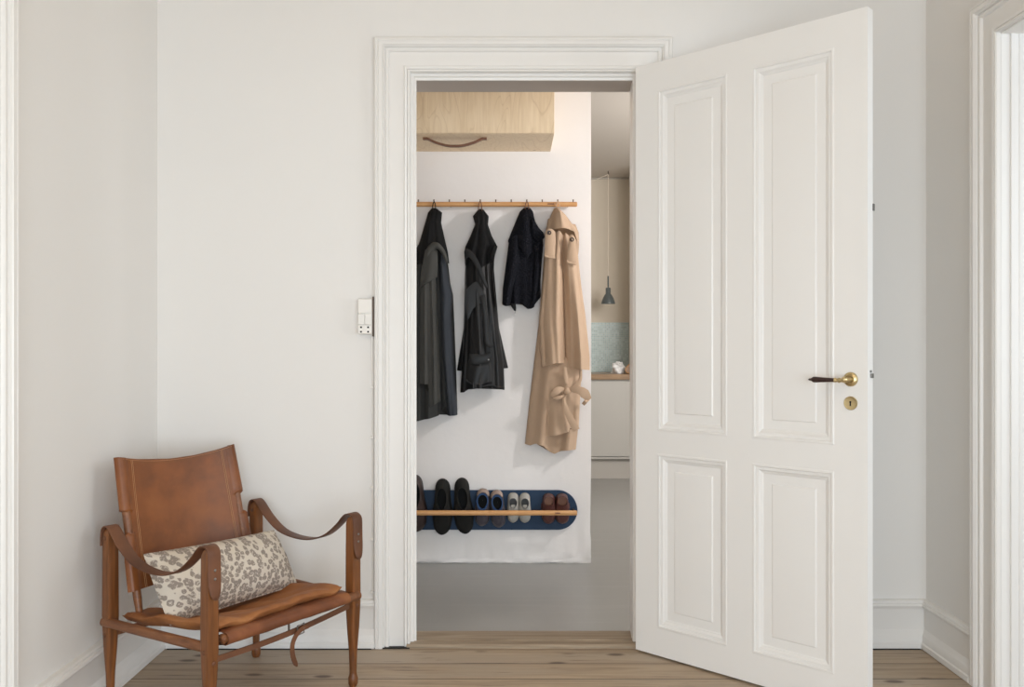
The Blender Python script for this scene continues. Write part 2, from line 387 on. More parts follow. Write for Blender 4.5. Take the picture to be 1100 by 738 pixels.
struct(MB().box(0.3, 1.083, YK-0.012, YK, ZH-0.014, ZH-0.001).build('trim_7', M['toe'], origin='keep'))
struct(MB().box(1.9, 3.2, -2.2, -2.1, 0, ZC).build('wall_side_room', M['wall'], origin='keep'))

struct(MB().box(3.2, 3.3, -2.2, YB, 0, ZC).build('wall_side_room_end', M['wall'], origin='keep'))
lf = MB().box(XL-0.085, XL-0.045, LY0+0.004, LY1-0.004, 0.008, LZ-0.004)
for y0, y1 in ((LY0+0.10, LY0+0.42), (LY1-0.42, LY1-0.10)):
    for z0, z1 in ((0.12, 0.74), (0.82, 2.02)):
        for o in (0.0, 0.05): lf.box(XL-0.045, XL-0.045+0.010-o*0.1, y0+o, y1-o, z0+o, z1-o)
struct(lf.build('door_2', M['door'], origin='keep', bevel=0.003))
# casings: profile of (distance out from the opening edge, projection from the wall)
CAS = [(0,0),(0,.012),(.003,.0165),(.008,.017),(.009,.012),(.011,.018),(.019,.020),(.022,.015),(.024,.0125),(.076,.0135),(.079,.021),(.082,.0235),
       (.088,.0235),(.090,.019),(.092,.019),(.094,.028),(.097,.0305),(.0985,.0285),(.101,.0335),(.114,.0345),(.116,.0315),(.118,.0345),(.127,.033),(.131,.028),(.131,0)]
def casing(x0, x1, zt, tf, top=1.0):
    b = MB(); rows = []
    for d, p in CAS:
        rows.append([tf(x0-d, 0.0, p), tf(x0-d, zt+d*top, p), tf(x1+d, zt+d*top, p), tf(x1+d, 0.0, p)])
    n = len(rows); b.grid(rows)
    b.add([r[0] for r in rows], [tuple(range(n))]); b.add([r[3] for r in rows], [tuple(range(n))])
    return b
struct(casing(DX0, DX1, DZ, lambda u, v, n: (u, YB-n, v), 0.95).build('trim_1', M['trim'], origin='keep', angle=25))
struct(casing(RY0, RY1+0.0, RZ+0.025, lambda u, v, n: (XR-n, u, v), 0.95).build('trim_3', M['trim'], origin='keep', angle=25))
struct(casing(LY0, LY1, LZ, lambda u, v, n: (XL+n, u, v)).build('trim_5', M['trim'], origin='keep', angle=25))
# door lining of the main doorway with stop
ln = MB()
ln.prism([(DX0-0.03, 3.2495),(DX0, 3.2495),(DX0, 3.255),(-0.3555, 3.255),(-0.3550, 3.262),(-0.3470, 3.264),(-0.3635, YH+0.004),(DX0-0.03, YH+0.004)], 0, DZ+0.02)
ln.prism([(DX1+0.02, 3.2495),(DX1, 3.2495),(DX1, 3.255),(0.462, 3.255),(0.462, 3.300),(0.472, YH+0.004),(DX1+0.02, YH+0.004)], 0, DZ+0.02)
top = [(3.2499, DZ+0.018),(3.2499, DZ),(3.2557, DZ),(3.2557, 2.123),(3.2627, 2.122),(3.2647, 2.1115),(3.268, 2.1115),(3.268, DZ+0.018)]
n = len(top); ln.add([(DX0-0.028, y, z) for y, z in top]+[(DX1+0.018, y, z) for y, z in top], [tuple(range(n)), tuple(range(2*n-1, n-1, -1))]+[(i,(i+1)%n,n+(i+1)%n,n+i) for i in range(n)])
struct(ln.build('trim_2', M['trim'], origin='keep', bevel=0.0012))
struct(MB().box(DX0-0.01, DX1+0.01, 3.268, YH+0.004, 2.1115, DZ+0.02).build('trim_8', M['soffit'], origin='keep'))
# threshold
th = MB(); prof = [(3.222, 0.0),(3.222, 0.008),(3.228, 0.013),(3.262, 0.015),(3.266, 0.011),(3.272, 0.011),(3.276, 0.016),(3.34, 0.016),(3.385, 0.012),(3.395, 0.0)]
n = len(prof); th.add([(DX0-0.012, y, z) for y, z in prof]+[(DX1+0.012, y, z) for y, z in prof], [tuple(range(n)), tuple(range(2*n-1, n-1, -1))]+[(i,(i+1)%n,n+(i+1)%n,n+i) for i in range(n)])
struct(th.build('trim_6', M['threshold'], origin='keep'))
# right opening: reveal with a rebate
rv = MB()
rv.prism([(XR+0.0005, RY1),(XR+0.030, RY1),(XR+0.030, RY1-0.006),(XR+0.044, RY1-0.006),(XR+0.0455, RY1-0.002),(XR+0.056, RY1-0.002),(XR+0.058, RY1-0.004),(XR+0.40, RY1-0.004),(XR+0.40, RY1+0.03),(XR+0.0005, RY1+0.03)], 0, RZ+0.04)
struct(rv.build('trim_4', M['door'], origin='keep', bevel=0.001))
struct(MB().box(XR+0.0005, XR+0.40, RY0-0.02, RY1-0.0045, RZ+0.025, RZ+0.06).box(XR+0.0005, XR+0.40, RY0-0.03, RY0, 0, RZ+0.04).build('trim_9', M['trim'], origin='keep'))

# baseboards: profile (projection, height)
BB = [(0,.176),(.016,.176),(.020,.172),(.020,.166),(.026,.163),(.027,.156),(.018,.146),(.016,.140),(.016,.068),(.019,.063),(.022,.056),(.026,.050),(.028,.046),(.030,.024),(.035,.020),(.036,.003),(.033,0),(0,0)]
def board(a, c, tf, ma=0, mc=0):
    """a run from a to c; ma/mc = +1 lengthens, -1 shortens each layer by its projection for a mitred inside corner"""
    b = MB(); rows = [[tf(a+ma*p, p, z), tf(c+mc*p, p, z)] for p, z in BB]; n = len(rows)
    b.grid(rows); b.add([r[0] for r in rows], [tuple(range(n))]); b.add([r[1] for r in rows], [tuple(range(n))]); return b
struct(board(XL, DX0-0.131, lambda u, p, z: (u, YB-p, z), 1, 0).build('baseboard_back_left', M['trim'], origin='keep', angle=28))
struct(board(DX1+0.131, XR, lambda u, p, z: (u, YB-p, z), 0, -1).build('baseboard_back', M['trim'], origin='keep', angle=28))
struct(board(LY1+0.131, YB, lambda u, p, z: (XL+p*1.25, u, z), 0, -1).build('baseboard_left', M['trim'], origin='keep', angle=28))
struct(board(RY1+0.131, YB, lambda u, p, z: (XR-p, u, z), 0, -1).build('baseboard_right', M['trim'], origin='keep', angle=28))
# dark strips paint the shade in the gap under casing foot and boards
struct(MB().box(DX0-0.13, DX0+0.0, 3.218, 3.2499, 0, 0.004).box(XL+0.05, DX0-0.14, 3.211, 3.214, 0, 0.0025).box(DX1+0.14, XR-0.04, 3.211, 3.214, 0, 0.0025).build('gap_shade', M['hole_shade'], origin='keep'))

# ------------------------------------------------------------------ the open panelled door
HX, HY, DW, DT = 0.463, 3.193, 0.842, 0.040
hd = Vector((0.7251, -0.6888, 0)); hn = Vector((0.6888, 0.7251, 0))      # along the leaf, and away from the visible face
def D(s, t, z): return Vector((HX, HY, 0))+hd*s+hn*t+Vector((0, 0, z))
Z0, Z1 = 0.008, 2.136
S = (0.0, 0.094, 0.373, 0.465, 0.740, DW); ZZ = (Z0, 0.107, 0.733, 0.814, 2.036, Z1)
leaf = MB()
def dbox(b, s0, s1, t0, t1, z0, z1):
    q = MB().box(s0, s1, t0, t1, z0, z1); return b.add([D(*p) for p in q.v], q.f)
for s0, s1 in ((S[0],S[1]),(S[4],S[5])): dbox(leaf, s0, s1, 0, DT, Z0, Z1)
for z0, z1 in ((ZZ[0],ZZ[1]),(ZZ[2],ZZ[3]),(ZZ[4],ZZ[5])): dbox(leaf, S[1], S[4], 0, DT, z0, z1)
for z0, z1 in ((ZZ[1],ZZ[2]),(ZZ[3],ZZ[4])): dbox(leaf, S[2], S[3], 0, DT, z0, z1)
door = struct(leaf.build('door_1', M['door'], origin='keep'))
RING = [(0,0),(.003,-.0015),(.008,-.0015),(.011,.003),(.020,.005),(.026,.011),(.030,.0125),(.033,.015),(.062,.0155),(.066,.012),(.070,.0115)]
for s0, s1 in ((S[1],S[2]),(S[3],S[4])):
    for z0, z1 in ((ZZ[1],ZZ[2]),(ZZ[3],ZZ[4])):
        b = MB()
        for side in (0, 1):
            rows = [[D(s0+o, (d if side == 0 else DT-d), z0+o), D(s1-o, (d if side == 0 else DT-d), z0+o), D(s1-o, (d if side == 0 else DT-d), z1-o), D(s0+o, (d if side == 0 else DT-d), z1-o)] for o, d in RING]
            b.grid(rows, True); b.add(rows[-1], [(0,1,2,3)])
        b.build('door_panel', M['door'], door, angle=18, weld=True)
def dmtx(s, z, t=0.0):      # local z axis pointing out of the visible face
    return Matrix.Translation(D(s, t, z)) @ Matrix((( hd.x, 0, -hn.x), (hd.y, 0, -hn.y), (0, 1, 0))).to_4x4()
HS, HZ = 0.7915, 1.017
ros = MB().lathe([(0.001,0.007),(.012,.007),(.013,.009),(.0145,.0085),(.018,.006),(.0205,.0055),(.022,.003),(.022,0.0),(.001,0.0)], dmtx(HS, HZ), 32).build('rosette', M['brass'], door)
lv = MB(); lv.lathe([(.001,.058),(.006,.056),(.0095,.050),(.0085,.044),(.0075,.03),(.0085,.012),(.011,.006)], dmtx(HS, HZ), 20)
ax = Matrix.Translation(D(HS, -0.048, HZ-0.002)) @ Matrix(((-hd.x, 0, -hn.x), (-hd.y, 0, -hn.y), (0, 1, 0))).to_4x4()
swap = Matrix(((0,0,1),(0,1,0),(-1,0,0))).to_4x4()
lvm = ax @ swap
lv.lathe([(.006,-.004),(.0058,.012),(.0078,.014),(.0078,.017),(.0058,.019),(.0058,.024),(.0072,.026),(.0072,.030),(.004,.031)], lvm, 18)
lever = lv.build('lever', M['brass'], ros)
MB().lathe([(.003,.029),(.0060,.030),(.0066,.045),(.0080,.070),(.0092,.088),(.0088,.096),(.0055,.101),(.0036,.105),(.0042,.107),(.0012,.1125)], lvm, 18).build('grip', M['horn'], lever)
key = MB().lathe([(.001,.0035),(.015,.0035),(.019,.0045),(.0208,.0025),(.0208,0),(.001,0)], dmtx(HS, 0.9445), 32).build('keyhole_plate', M['brass'], door)
kh = MB(); kh.lathe([(.0006,.0042),(.0032,.0042),(.0032,.002)], dmtx(HS, 0.948), 14)
q = MB().box(-.0019,.0019,-.0085,.0035,.002,.0042); m_ = dmtx(HS, 0.9445); kh.add([m_ @ Vector(p) for p in q.v], q.f); kh.build('keyhole', M['hole_shade'], key)
bl = MB(); dbox(bl, DW, DW+0.006, 0.020, 0.034, 1.022, 1.035); dbox(bl, DW, DW+0.003, 0.018, 0.026, 1.038, 1.045); bl.build('latch_bolt', M['steel'], door)
es = MB(); dbox(es, DW-0.004, DW+0.003, DT-0.002, DT+0.008, 1.528, 1.549); es.build('door_catch', M['steel'], door)
hg = MB()
for z in (0.25, 1.07, 1.88): hg.tube([D(-0.006, DT-0.004, z-0.05), D(-0.006, DT-0.004, z+0.05)], 0.006, 10)
for i, z in enumerate((0.25, 1.07, 1.88)):
    MB().tube([D(-0.006, DT-0.004, z-0.05), D(-0.006, DT-0.004, z+0.05)], 0.006, 10).build('hinge', M['trim'], door)

# ------------------------------------------------------------------ switch, cable, socket on the door wall
sw = thing('light_switch', 'white wall switch block with two rockers and a four-hole socket beside the door frame', 'light switch', (-0.520, YB, 0.95))
yf = YB-0.040
MB().box(-0.557,-0.5055, yf+0.008, YB-0.004, 1.161, 1.292).build('housing', M['white_plastic'], sw, bevel=0.003)
MB().box(-0.5055,-0.5000, YB-0.031, YB, 1.153, 1.300).build('back_plate', M['dark_gap'], sw)
def sbox(n, x0, x1, z0, z1, d=0.0, m='white_plastic'): return MB().box(x0, x1, yf-d, yf+0.010, z0, z1).build(n, M[m], sw, bevel=0.0015)
sbox('blank_cover', -0.5565, -0.5065, 1.2395, 1.2900)
sbox('rocker', -0.556, -0.532, 1.1965, 1.2355, 0.002); sbox('rocker', -0.531, -0.507, 1.1965, 1.2355, 0.001)
sock = sbox('socket_face', -0.5565, -0.5065, 1.1630, 1.1935, 0.001)
for hx in (-0.5450, -0.5190):
    for hz in (1.1700, 1.1865): MB().box(hx-.0033, hx+.0033, yf-0.0016, yf, hz-.003, hz+.003).build('pin_hole', M['hole_shade'], sock)
cb = thing('electric_cable', 'thin white cable clipped to the wall between switch and baseboard', 'cable', (-0.506, YB-0.004, 0.18))
MB().tube([(-0.5095, YB-0.005, 1.165), (-0.510, YB-0.006, 1.12), (-0.5075, YB-0.005, 0.9), (-0.5085, YB-0.005, 0.6), (-0.5075, YB-0.005, 0.3), (-0.5075, YB-0.006, 0.18)], 0.0033, 8).build('flex', M['white_plastic'], cb)
MB().lathe([(.001,0),(.0045,0),(.005,.012),(.0045,.022),(.001,.022)], Matrix.Translation((-0.5095, YB-0.006, 1.132)), 12).build('cable_sleeve', M['white_plastic'], cb)
for yy in (416, 470, 524.5, 579.5, 636):
    z = P(0, yy, YB-0.01).z; MB().box(-0.5155,-0.503, YB-0.014, YB, z-.005, z+.005).build('clip', M['white_plastic'], cb, bevel=0.002)
sk = thing('wall_socket', 'white surface socket box on the baseboard behind the leather chair', 'socket', (-0.85, 3.21, 0.05))
MB().box(-0.900,-0.812, 3.188, 3.214, 0.068, 0.150).build('socket_box', M['white_plastic'], sk, bevel=0.003)
MB().box(-0.812,-0.808, 3.200, 3.214, 0.066, 0.152).build('socket_side_shade', M['dark_gap'], sk)  # dark strip painting the shade along the right of the box

# ------------------------------------------------------------------ leather armchair
CH = thing('safari_armchair', 'brown leather armchair with wooden legs and sagging strap arms in the corner', 'chair', (-0.869, 2.7735, 0), math.radians(55.8))
HW, HDp = 0.279, 0.240
def leg(x, y, foot=True):
    prof = [(0,.012,2),(.005,.0155,2),(.028,.016,2),(.040,.0115,2),(.055,.0118,2),(.115,.0130,2.3),(.2,.0172,4),(.29,.0192,7),(.45,.0185,7),(.535,.0178,7),(.550,.0155,6),(.558,.0105,4),(.5616,.004,3)]
    b = MB(); rows = []; N = 28
    for k in range(61):
        z = prof[-1][0]*(k/60); r, e = interp(prof, z)
        row = []
        for i in range(N):
            a = 2*PI*(i+0.5)/N; c, s_ = math.cos(a), math.sin(a); q = (abs(c)**e+abs(s_)**e)**(-1/e)
            row.append((x+r*q*c, y+r*q*s_, z))
        rows.append(row)
    return b.grid(rows, True, True)
for x in (-HW, HW):
    for y in (-HDp, HDp):
        lg = leg(x, y).build('leg', M['chair_wood'], CH, local=True, angle=40)
        def bolt(p, ax_):
            ax_ = Vector(ax_); mt = Matrix.Translation(p) @ ax_.to_track_quat('Z', 'Y').to_matrix().to_4x4()
            MB().lathe([(.001,.0035),(.004,.003),(.0062,.0015),(.0066,0),(.001,0)], mt, 14).build('bolt', M['leather_strap'], lg, local=True)
        if y < 0: bolt((x-0.0188, y, 0.276), (-1,0,0)); bolt((x, y-0.0188, 0.245 if x < 0 else 0.268), (0,-1,0))
        else: bolt((x-0.0188, y, 0.235), (-1,0,0)); bolt((x-0.0176, y, 0.53), (-1,0,0))
def rod(name, a, c, r, mat, r2=None):
    a, c = Vector(a), Vector(c); n = 14; pts = [lerp(a, c, i/n) for i in range(n+1)]
    rr = [r*(0.45 if i in (0, n) else 1.0) for i in range(n+1)]
    d = (c-a).normalized(); pts[1] = a+d*0.006; pts[-2] = c-d*0.006
    return MB().tube(pts, rr, 16).build(name, M[mat], CH, local=True)
rod('side_rail', (-0.290, 0.262, 0.272), (-0.279, -0.232, 0.283), 0.0145, 'chair_rail')
rod('side_rail', (0.279, 0.262, 0.300), (0.279, -0.232, 0.290), 0.0145, 'chair_rail')
rod('front_rail', (-0.252, -0.252, 0.302), (0.292, -0.258, 0.300), 0.0142, 'chair_rail')
rod('rear_rail', (-0.268, 0.240, 0.235), (0.268, 0.240, 0.235), 0.010, 'chair_rail')
# backrest posts and sling
pb, pt = Vector((0, 0.172, 0.290)), Vector((0, 0.285, 0.768))
pdir = (pt-pb).normalized(); pn = Vector((0, -pdir.z, pdir.y))       # pn points forward, out of the sling
XP = 0.211; XO = Vector((-0.013, 0, 0))
for sx in (-1, 1):
    MB().tube([pb+XO+Vector((sx*XP,0,0))+pdir*(L*0.491) for L in (0, .1, .5, .9, .995)], [.010, .0125, .013, .011, .008], 12).build('back_post', M['chair_rail'], CH, local=True)
def sling():
    b = MB(); rows = []; r = 0.0165
    zb, zt = 0.075, 0.488
    for k in range(71):
        L0 = k/70; row = []
        nt = 0.0
        Lc = lerp(zb, zt, L0)
        if 0.245 < Lc < 0.325:
            u = (Lc-0.245)/0.08; nt = min(1.0, math.sin(PI*u)*1.6)
        xm = XP+r-nt*0.028
        def front(x):
            ax_ = abs(x); sag = 0.036*(1-(ax_/XP)**2)*(0.55+0.45*math.sin(PI*min(1, L0*0.85+0.1)))
            f = -sag+0.012
            if ax_ > XP-r and nt < 0.4: f = min(f+0.003, math.sqrt(max(0, r*r-(ax_-XP)**2))) if ax_ > XP else 0.0155
            return f
        N = 46
        fr, bk = [], []
        for i in range(N+1):
            q = -1+2*i/N; x = xm*math.sin(q*PI/2)*0.35+xm*q*0.65
            ax_ = abs(x); dz = -0.020*(1-(ax_/XP)**2)*L0**3+0.006*(1-(ax_/XP)**2)*(1-L0)**3
            n_f = front(x)
            if ax_ > XP: n_b = -math.sqrt(max(0, r*r-(ax_-XP)**2)) if nt < 0.4 else n_f-0.004
            elif ax_ > XP-0.055: n_b = min(n_f-0.004, lerp(n_f-0.004, -r, (ax_-(XP-0.055))/0.055))
            else: n_b = n_f-0.0035
            base = pb+XO+pdir*(Lc+dz)+Vector((x*(1+0.07*(1-L0))+0.004*(1-L0),0,0))
            fr.append(base+pn*n_f); bk.append(base+pn*n_b)
        rows.append(fr+bk[::-1])
    return b.grid(rows, True, True)
sl = sling().build('back_sling', M['leather'], CH, local=True, angle=50)
for sx in (-1, 1):
    for off in (0.168, 0.1735):
        pts = []
        for k in range(40):
            L0 = k/39*0.985; Lc = lerp(0.078, 0.488, L0); dz = -0.020*(1-(off/XP)**2)*L0**3
            sag = 0.036*(1-(off/XP)**2)*(0.55+0.45*math.sin(PI*min(1, L0*0.85+0.1)))
            pts.append(pb+XO+pdir*(Lc+dz)+Vector((sx*off*(1+0.07*(1-L0))+0.004*(1-L0),0,0))+pn*(0.0125-sag))
        MB().tube(pts, 0.0006, 6).build('stitching', M['stitch'], sl, local=True)
pts = []
for i in range(41):
    x = -XP*0.98+2*XP*0.98*i/40; q = 1-(abs(x)/XP)**2; sag = 0.036*q*(0.55+0.45*math.sin(PI*0.95))
    pts.append(pb+XO+pdir*(0.483-0.020*q)+Vector((x,0,0))+pn*(0.0128-sag+(0.004 if abs(x) > XP-0.016 else 0)))
MB().tube(pts, 0.0006, 6).build('stitching', M['stitch'], sl, local=True)
# seat
seat = MB(); rows = []
cy_, cz_ = -0.254, 0.301
path = [(-0.15,.277),(-0.225,.281)]+[(cy_+0.0185*math.cos(a), cz_+0.0185*math.sin(a)) for a in [math.radians(d) for d in (-80,-110,-140,-170,-200,-230,-260,-285)]]+[(-0.235,.3195),(-0.205,.313),(-0.15,.296)]
for k in range(41):
    x = lerp(-0.240, 0.236, k/40); row = []
    wob = 0.0008*math.sin(k*0.9)+0.001*math.sin(k*0.37)
    for y, z in path: row.append((x, y-wob, z+wob))
    for y, z in reversed(path): row.append((x, y*0.985+(-0.254*0.015), z-0.003 if y > -0.235 else lerp(z, cz_, 0.15)))
    rows.append(row)
seat.grid(rows, True, True); seat.build('seat_sling', M['leather_front'], CH, local=True, angle=60)
pad = MB(); rows = []
NX, NY = 44, 40
def padz(x, y):
    e = (x/0.25)**2; yy = (y+0.238)/0.445
    return 0.336-0.044*(1-e)*math.sin(PI*min(1, max(0, yy*0.9)))-0.046*max(0, yy)**1.1+0.0035*math.sin(x*38+y*9)+0.003*math.sin(x*17-y*31)+0.0025*math.sin(x*71+y*40)
for k in range(NX+1):
    x = lerp(-0.262, 0.232, k/NX); tp, bt = [], []
    for j in range(NY+1):
        y = lerp(-0.240, 0.205, j/NY); ed = min(1.0, j/3.0, (NY-j)/3.0, k/2.5, (NX-k)/2.5); h = 0.013*math.sqrt(max(0, ed*(2-ed)))
        z = padz(x, y); jag = 0.003*math.sin(x*60)+0.002*math.sin(x*23+1)
        tp.append((x, y+(jag if j < 4 else 0), z+h)); bt.append((x, y+(jag if j < 4 else 0), z-h*1.35-0.001))
    rows.append(tp+bt[::-1])
pad.grid(rows, True, True); pad.build('seat_pad', M['suede'], CH, local=True, angle=70)
# strap arms
def strap(path, width, thick, wid_end=None, tf=lambda y, z, w_: (w_, y, z), n=70):
    pts = spline([(y, z, 0) for y, z in path], n); rows = []
    for i, p in enumerate(pts):
        d = (pts[min(i+1,n)]-pts[max(i-1,0)]).normalized(); nn = Vector((-d.y, d.x, 0))
        rem = (n-i)/n*wid_end if wid_end else 1
        ww = width/2*(math.sqrt(max(0.02, 1-(1-min(1, rem))**2)))
        row = []
        for s_ in (-1,-0.9,0.9,1): row.append(tf(p.x+nn.x*thick/2*(0.5 if abs(s_) == 1 else 1), p.y+nn.y*thick/2*(0.5 if abs(s_) == 1 else 1), ww*s_))
        for s_ in (1,0.9,-0.9,-1): row.append(tf(p.x-nn.x*thick/2*(0.5 if abs(s_) == 1 else 1), p.y-nn.y*thick/2*(0.5 if abs(s_) == 1 else 1), ww*s_))
        rows.append(row)
    return MB().grid(rows, True, True)
apath = [(.262,.505),(.2605,.540),(.252,.561),(.236,.5665),(.216,.556),(.168,.512),(.105,.474),(.03,.459),(-.05,.461),(-.12,.483),(-.178,.524),(-.210,.556),(-.228,.566),(-.246,.565),(-.2595,.550),(-.2615,.510),(-.2630,.465),(-.268,.420)]
for sx in (-1, 1):
    st = strap(apath, 0.041, 0.0045, 14, lambda y, z, w_: (sx*HW+w_, y, z), 110).build('arm_strap', M['leather_strap'], CH, local=True, angle=50)
    for z in (0.502, 0.478):
        MB().lathe([(.001,.003),(.003,.0024),(.0042,.0006),(.001,0)], Matrix.Translation((sx*HW, -0.2640, z)) @ Matrix.Rotation(PI/2, 4, 'X'), 12).build('stud', M['steel'], st, local=True)
# buckle strap between the front legs
bs = MB(); rows = []
for k in range(31):
    t = k/30; x = lerp(-0.262, 0.262, t); z = lerp(0.247, 0.268, t)-0.010*math.sin(PI*t)
    rows.append([(x, -0.242, z-.0085), (x, -0.238, z-.0085), (x, -0.238, z+.0085), (x, -0.242, z+.0085)])
bs.grid(rows, True, True); bst = bs.build('buckle_strap', M['leather_strap'], CH, local=True)
bx = 0.045; bz = 0.250
fr_ = MB(); fr_.tube([(bx-.014,-.249,bz-.014),(bx+.012,-.249,bz-.012),(bx+.012,-.249,bz+.017),(bx-.014,-.249,bz+.015),(bx-.014,-.249,bz-.014)], 0.0024, 8); fr_.tube([(bx-.012,-.249,bz),(bx+.014,-.250,bz+.002)], 0.0018, 8)
fr_.build('buckle', M['steel'], bst, local=True)
tl = [(bx+.030,bz+.004),(bx+.005,bz+.002),(bx-.018,bz-.010),(bx-.034,bz-.035),(bx-.034,bz-.065),(bx-.026,bz-.090),(bx-.016,bz-.108)]
pts = spline([(x, -0.250, z) for x, z in tl], 30); rows = []
for i, p in enumerate(pts):
    d = (pts[min(i+1,30)]-pts[max(i-1,0)]).normalized(); nn = Vector((-d.z, 0, d.x)); wv = 0.0078*(1 if i < 27 else (30-i+1)/4.5)
    rows.append([p+nn*wv+Vector((0,-.0015,0)), p-nn*wv+Vector((0,-.0015,0)), p-nn*wv+Vector((0,.0015,0)), p+nn*wv+Vector((0,.0015,0))])
MB().grid(rows, True, True).build('strap_tail', M['leather_strap'], bst, local=True)
# cushion
def cushion():
    c00, c10, c11, c01 = Vector((-0.240,-0.006,0.294)), Vector((0.243,-0.012,0.305)), Vector((0.236,0.098,0.478)), Vector((-0.238,0.128,0.484))
    N = 44; ft, bk = [], []
    u = ((c10-c00)+(c11-c01)).normalized(); v = ((c01-c00)+(c11-c10)).normalized(); nn = u.cross(v).normalized()
    if nn.y > 0: nn = -nn
    for j in range(N+1):
        rf, rb = [], []
        for i in range(N+1):
            a, b = -1+2*i/N, -1+2*j/N
            a2, b2 = math.sin(a*PI/2)*0.45+a*0.55, math.sin(b*PI/2)*0.45+b*0.55
            pin = 1-0.035*(1-abs(a2)**2)+(0.05*abs(a2)**2 if b2 < 0 else 0)*0; pin2 = 1+0.012*(1-abs(b2)**2)
            aa, bb = a2*(pin2 if True else 1), b2*pin
            p = lerp(lerp(c00, c10, (aa+1)/2), lerp(c01, c11, (aa+1)/2), (bb+1)/2)
            h = 0.074*(max(0, (1-abs(a2)**2.6))**0.62)*(max(0, (1-abs(b2)**2.4))**0.62)
            wr = 0.0022*math.sin(7*a2+3*b2)+0.0016*math.sin(11*b2-5*a2)
            rf.append(p+nn*(h+wr*min(1, h/0.02)+0.001)); rb.append(p-nn*(h*0.62+0.001))
        ft.append(rf); bk.append(rb)
    b = MB(); b.grid(ft); b.grid(bk)
    return b, N
cbm, N = cushion()
ang = math.radians(55.8); R = Matrix.Translation((-0.869, 2.7735, 0)) @ Matrix.Rotation(ang, 4, 'Z')
cu = thing('scatter_cushion', 'cream cushion printed with grey-brown flowers leaning on the leather armchair back', 'cushion', R @ Vector((0.0, 0.04, 0.30)), ang)
cm = MB(); off = Vector((0.0, 0.04, 0.30)); cm.v = [tuple(Vector(p)-off) for p in cbm.v]; cm.f = cbm.f
cm.build('cover', M['floral'], cu, local=True, weld=False, angle=70)
edge = [cbm.v[i] for i in range(N+1)]+[cbm.v[j*(N+1)+N] for j in range(1, N+1)]+[cbm.v[N*(N+1)+i] for i in range(N-1, -1, -1)]+[cbm.v[j*(N+1)] for j in range(N-1, -1, -1)]
MB().tube([Vector(p)-off for p in edge], 0.0022, 6).build('seam', M['floral'], cu, local=True)

# ------------------------------------------------------------------ overhead plywood cabinet
cab = thing('overhead_cabinet', 'pale birch plywood wall cupboard hung high above the coat rail', 'cabinet', (-0.45, 4.3, 2.1165))
MB().box(-1.2, 0.2120, 4.113, YW-0.001, 2.1165, 2.58).build('body', M['ply'], cab, bevel=0.0012)
MB().box(-1.2, 0.2120, 4.095, 4.112, 2.1175, 2.58).build('front_flap', M['ply'], cab, bevel=0.0012)
hp = spline([(-0.400, 4.19, 2.114), (-0.385, 4.188, 2.108), (-0.35, 4.186, 2.092), (-0.30, 4.185, 2.078), (-0.262, 4.185, 2.0755), (-0.222, 4.185, 2.078), (-0.172, 4.186, 2.092), (-0.137, 4.188, 2.108), (-0.122, 4.19, 2.114)], 50)
rows = []
for i, p in enumerate(hp):
    d = (hp[min(i+1,50)]-hp[max(i-1,0)]).normalized(); nn = Vector((-d.z, 0, d.x)).normalized()
    rows.append([p+nn*.0045+Vector((0,-.011,0)), p-nn*.0045+Vector((0,-.011,0)), p-nn*.0045+Vector((0,.011,0)), p+nn*.0045+Vector((0,.011,0))])
hb = MB().grid(rows, True, True); hb.box(-.414,-.392, 4.178, 4.202, 2.108, 2.1168); hb.box(-.130,-.108, 4.178, 4.202, 2.108, 2.1168)
hb.build('handle', M['leather_pull'], cab)

# ------------------------------------------------------------------ coat rail
YR = 4.437; ZRAIL = P(0, 219.5, YR).z
rl = thing('coat_rail', 'round oak coat rail with small steel pegs on the white hall wall', 'coat rail', (-0.4, YW, ZRAIL))
xe = P(620, 0, YR).x
MB().tube([(-1.2, YR, ZRAIL), (xe-0.006, YR, ZRAIL), (xe-0.002, YR, ZRAIL), (xe, YR, ZRAIL)], [.0125,.0125,.0115,.009], 20).build('rail', M['oak_rail'], rl)
for x in (-0.9, -0.30, 0.30):
    MB().tube([(x, YR+.005, ZRAIL), (x, YW, ZRAIL)], 0.007, 10).build('bracket', M['peg'], rl)
for i in range(-3, 11):
    x = P(449.5+16.62*i, 0, YR).x
    b = MB(); b.tube([(x, YR-.004, ZRAIL+.010), (x, YR-.004, ZRAIL+.019)], .0028, 8); b.lathe([(.001,.004),(.0035,.003),(.0042,0),(.001,-.002)], Matrix.Translation((x, YR-.004, ZRAIL+.020)), 10)
    b.build('peg', M['peg'], rl)
x0 = P(588, 0, YR).x; MB().box(x0, x0+0.034, YR-.0131, YR-.010, ZRAIL-.003, ZRAIL+.003).build('maker_mark', M['leather_pull'], rl)

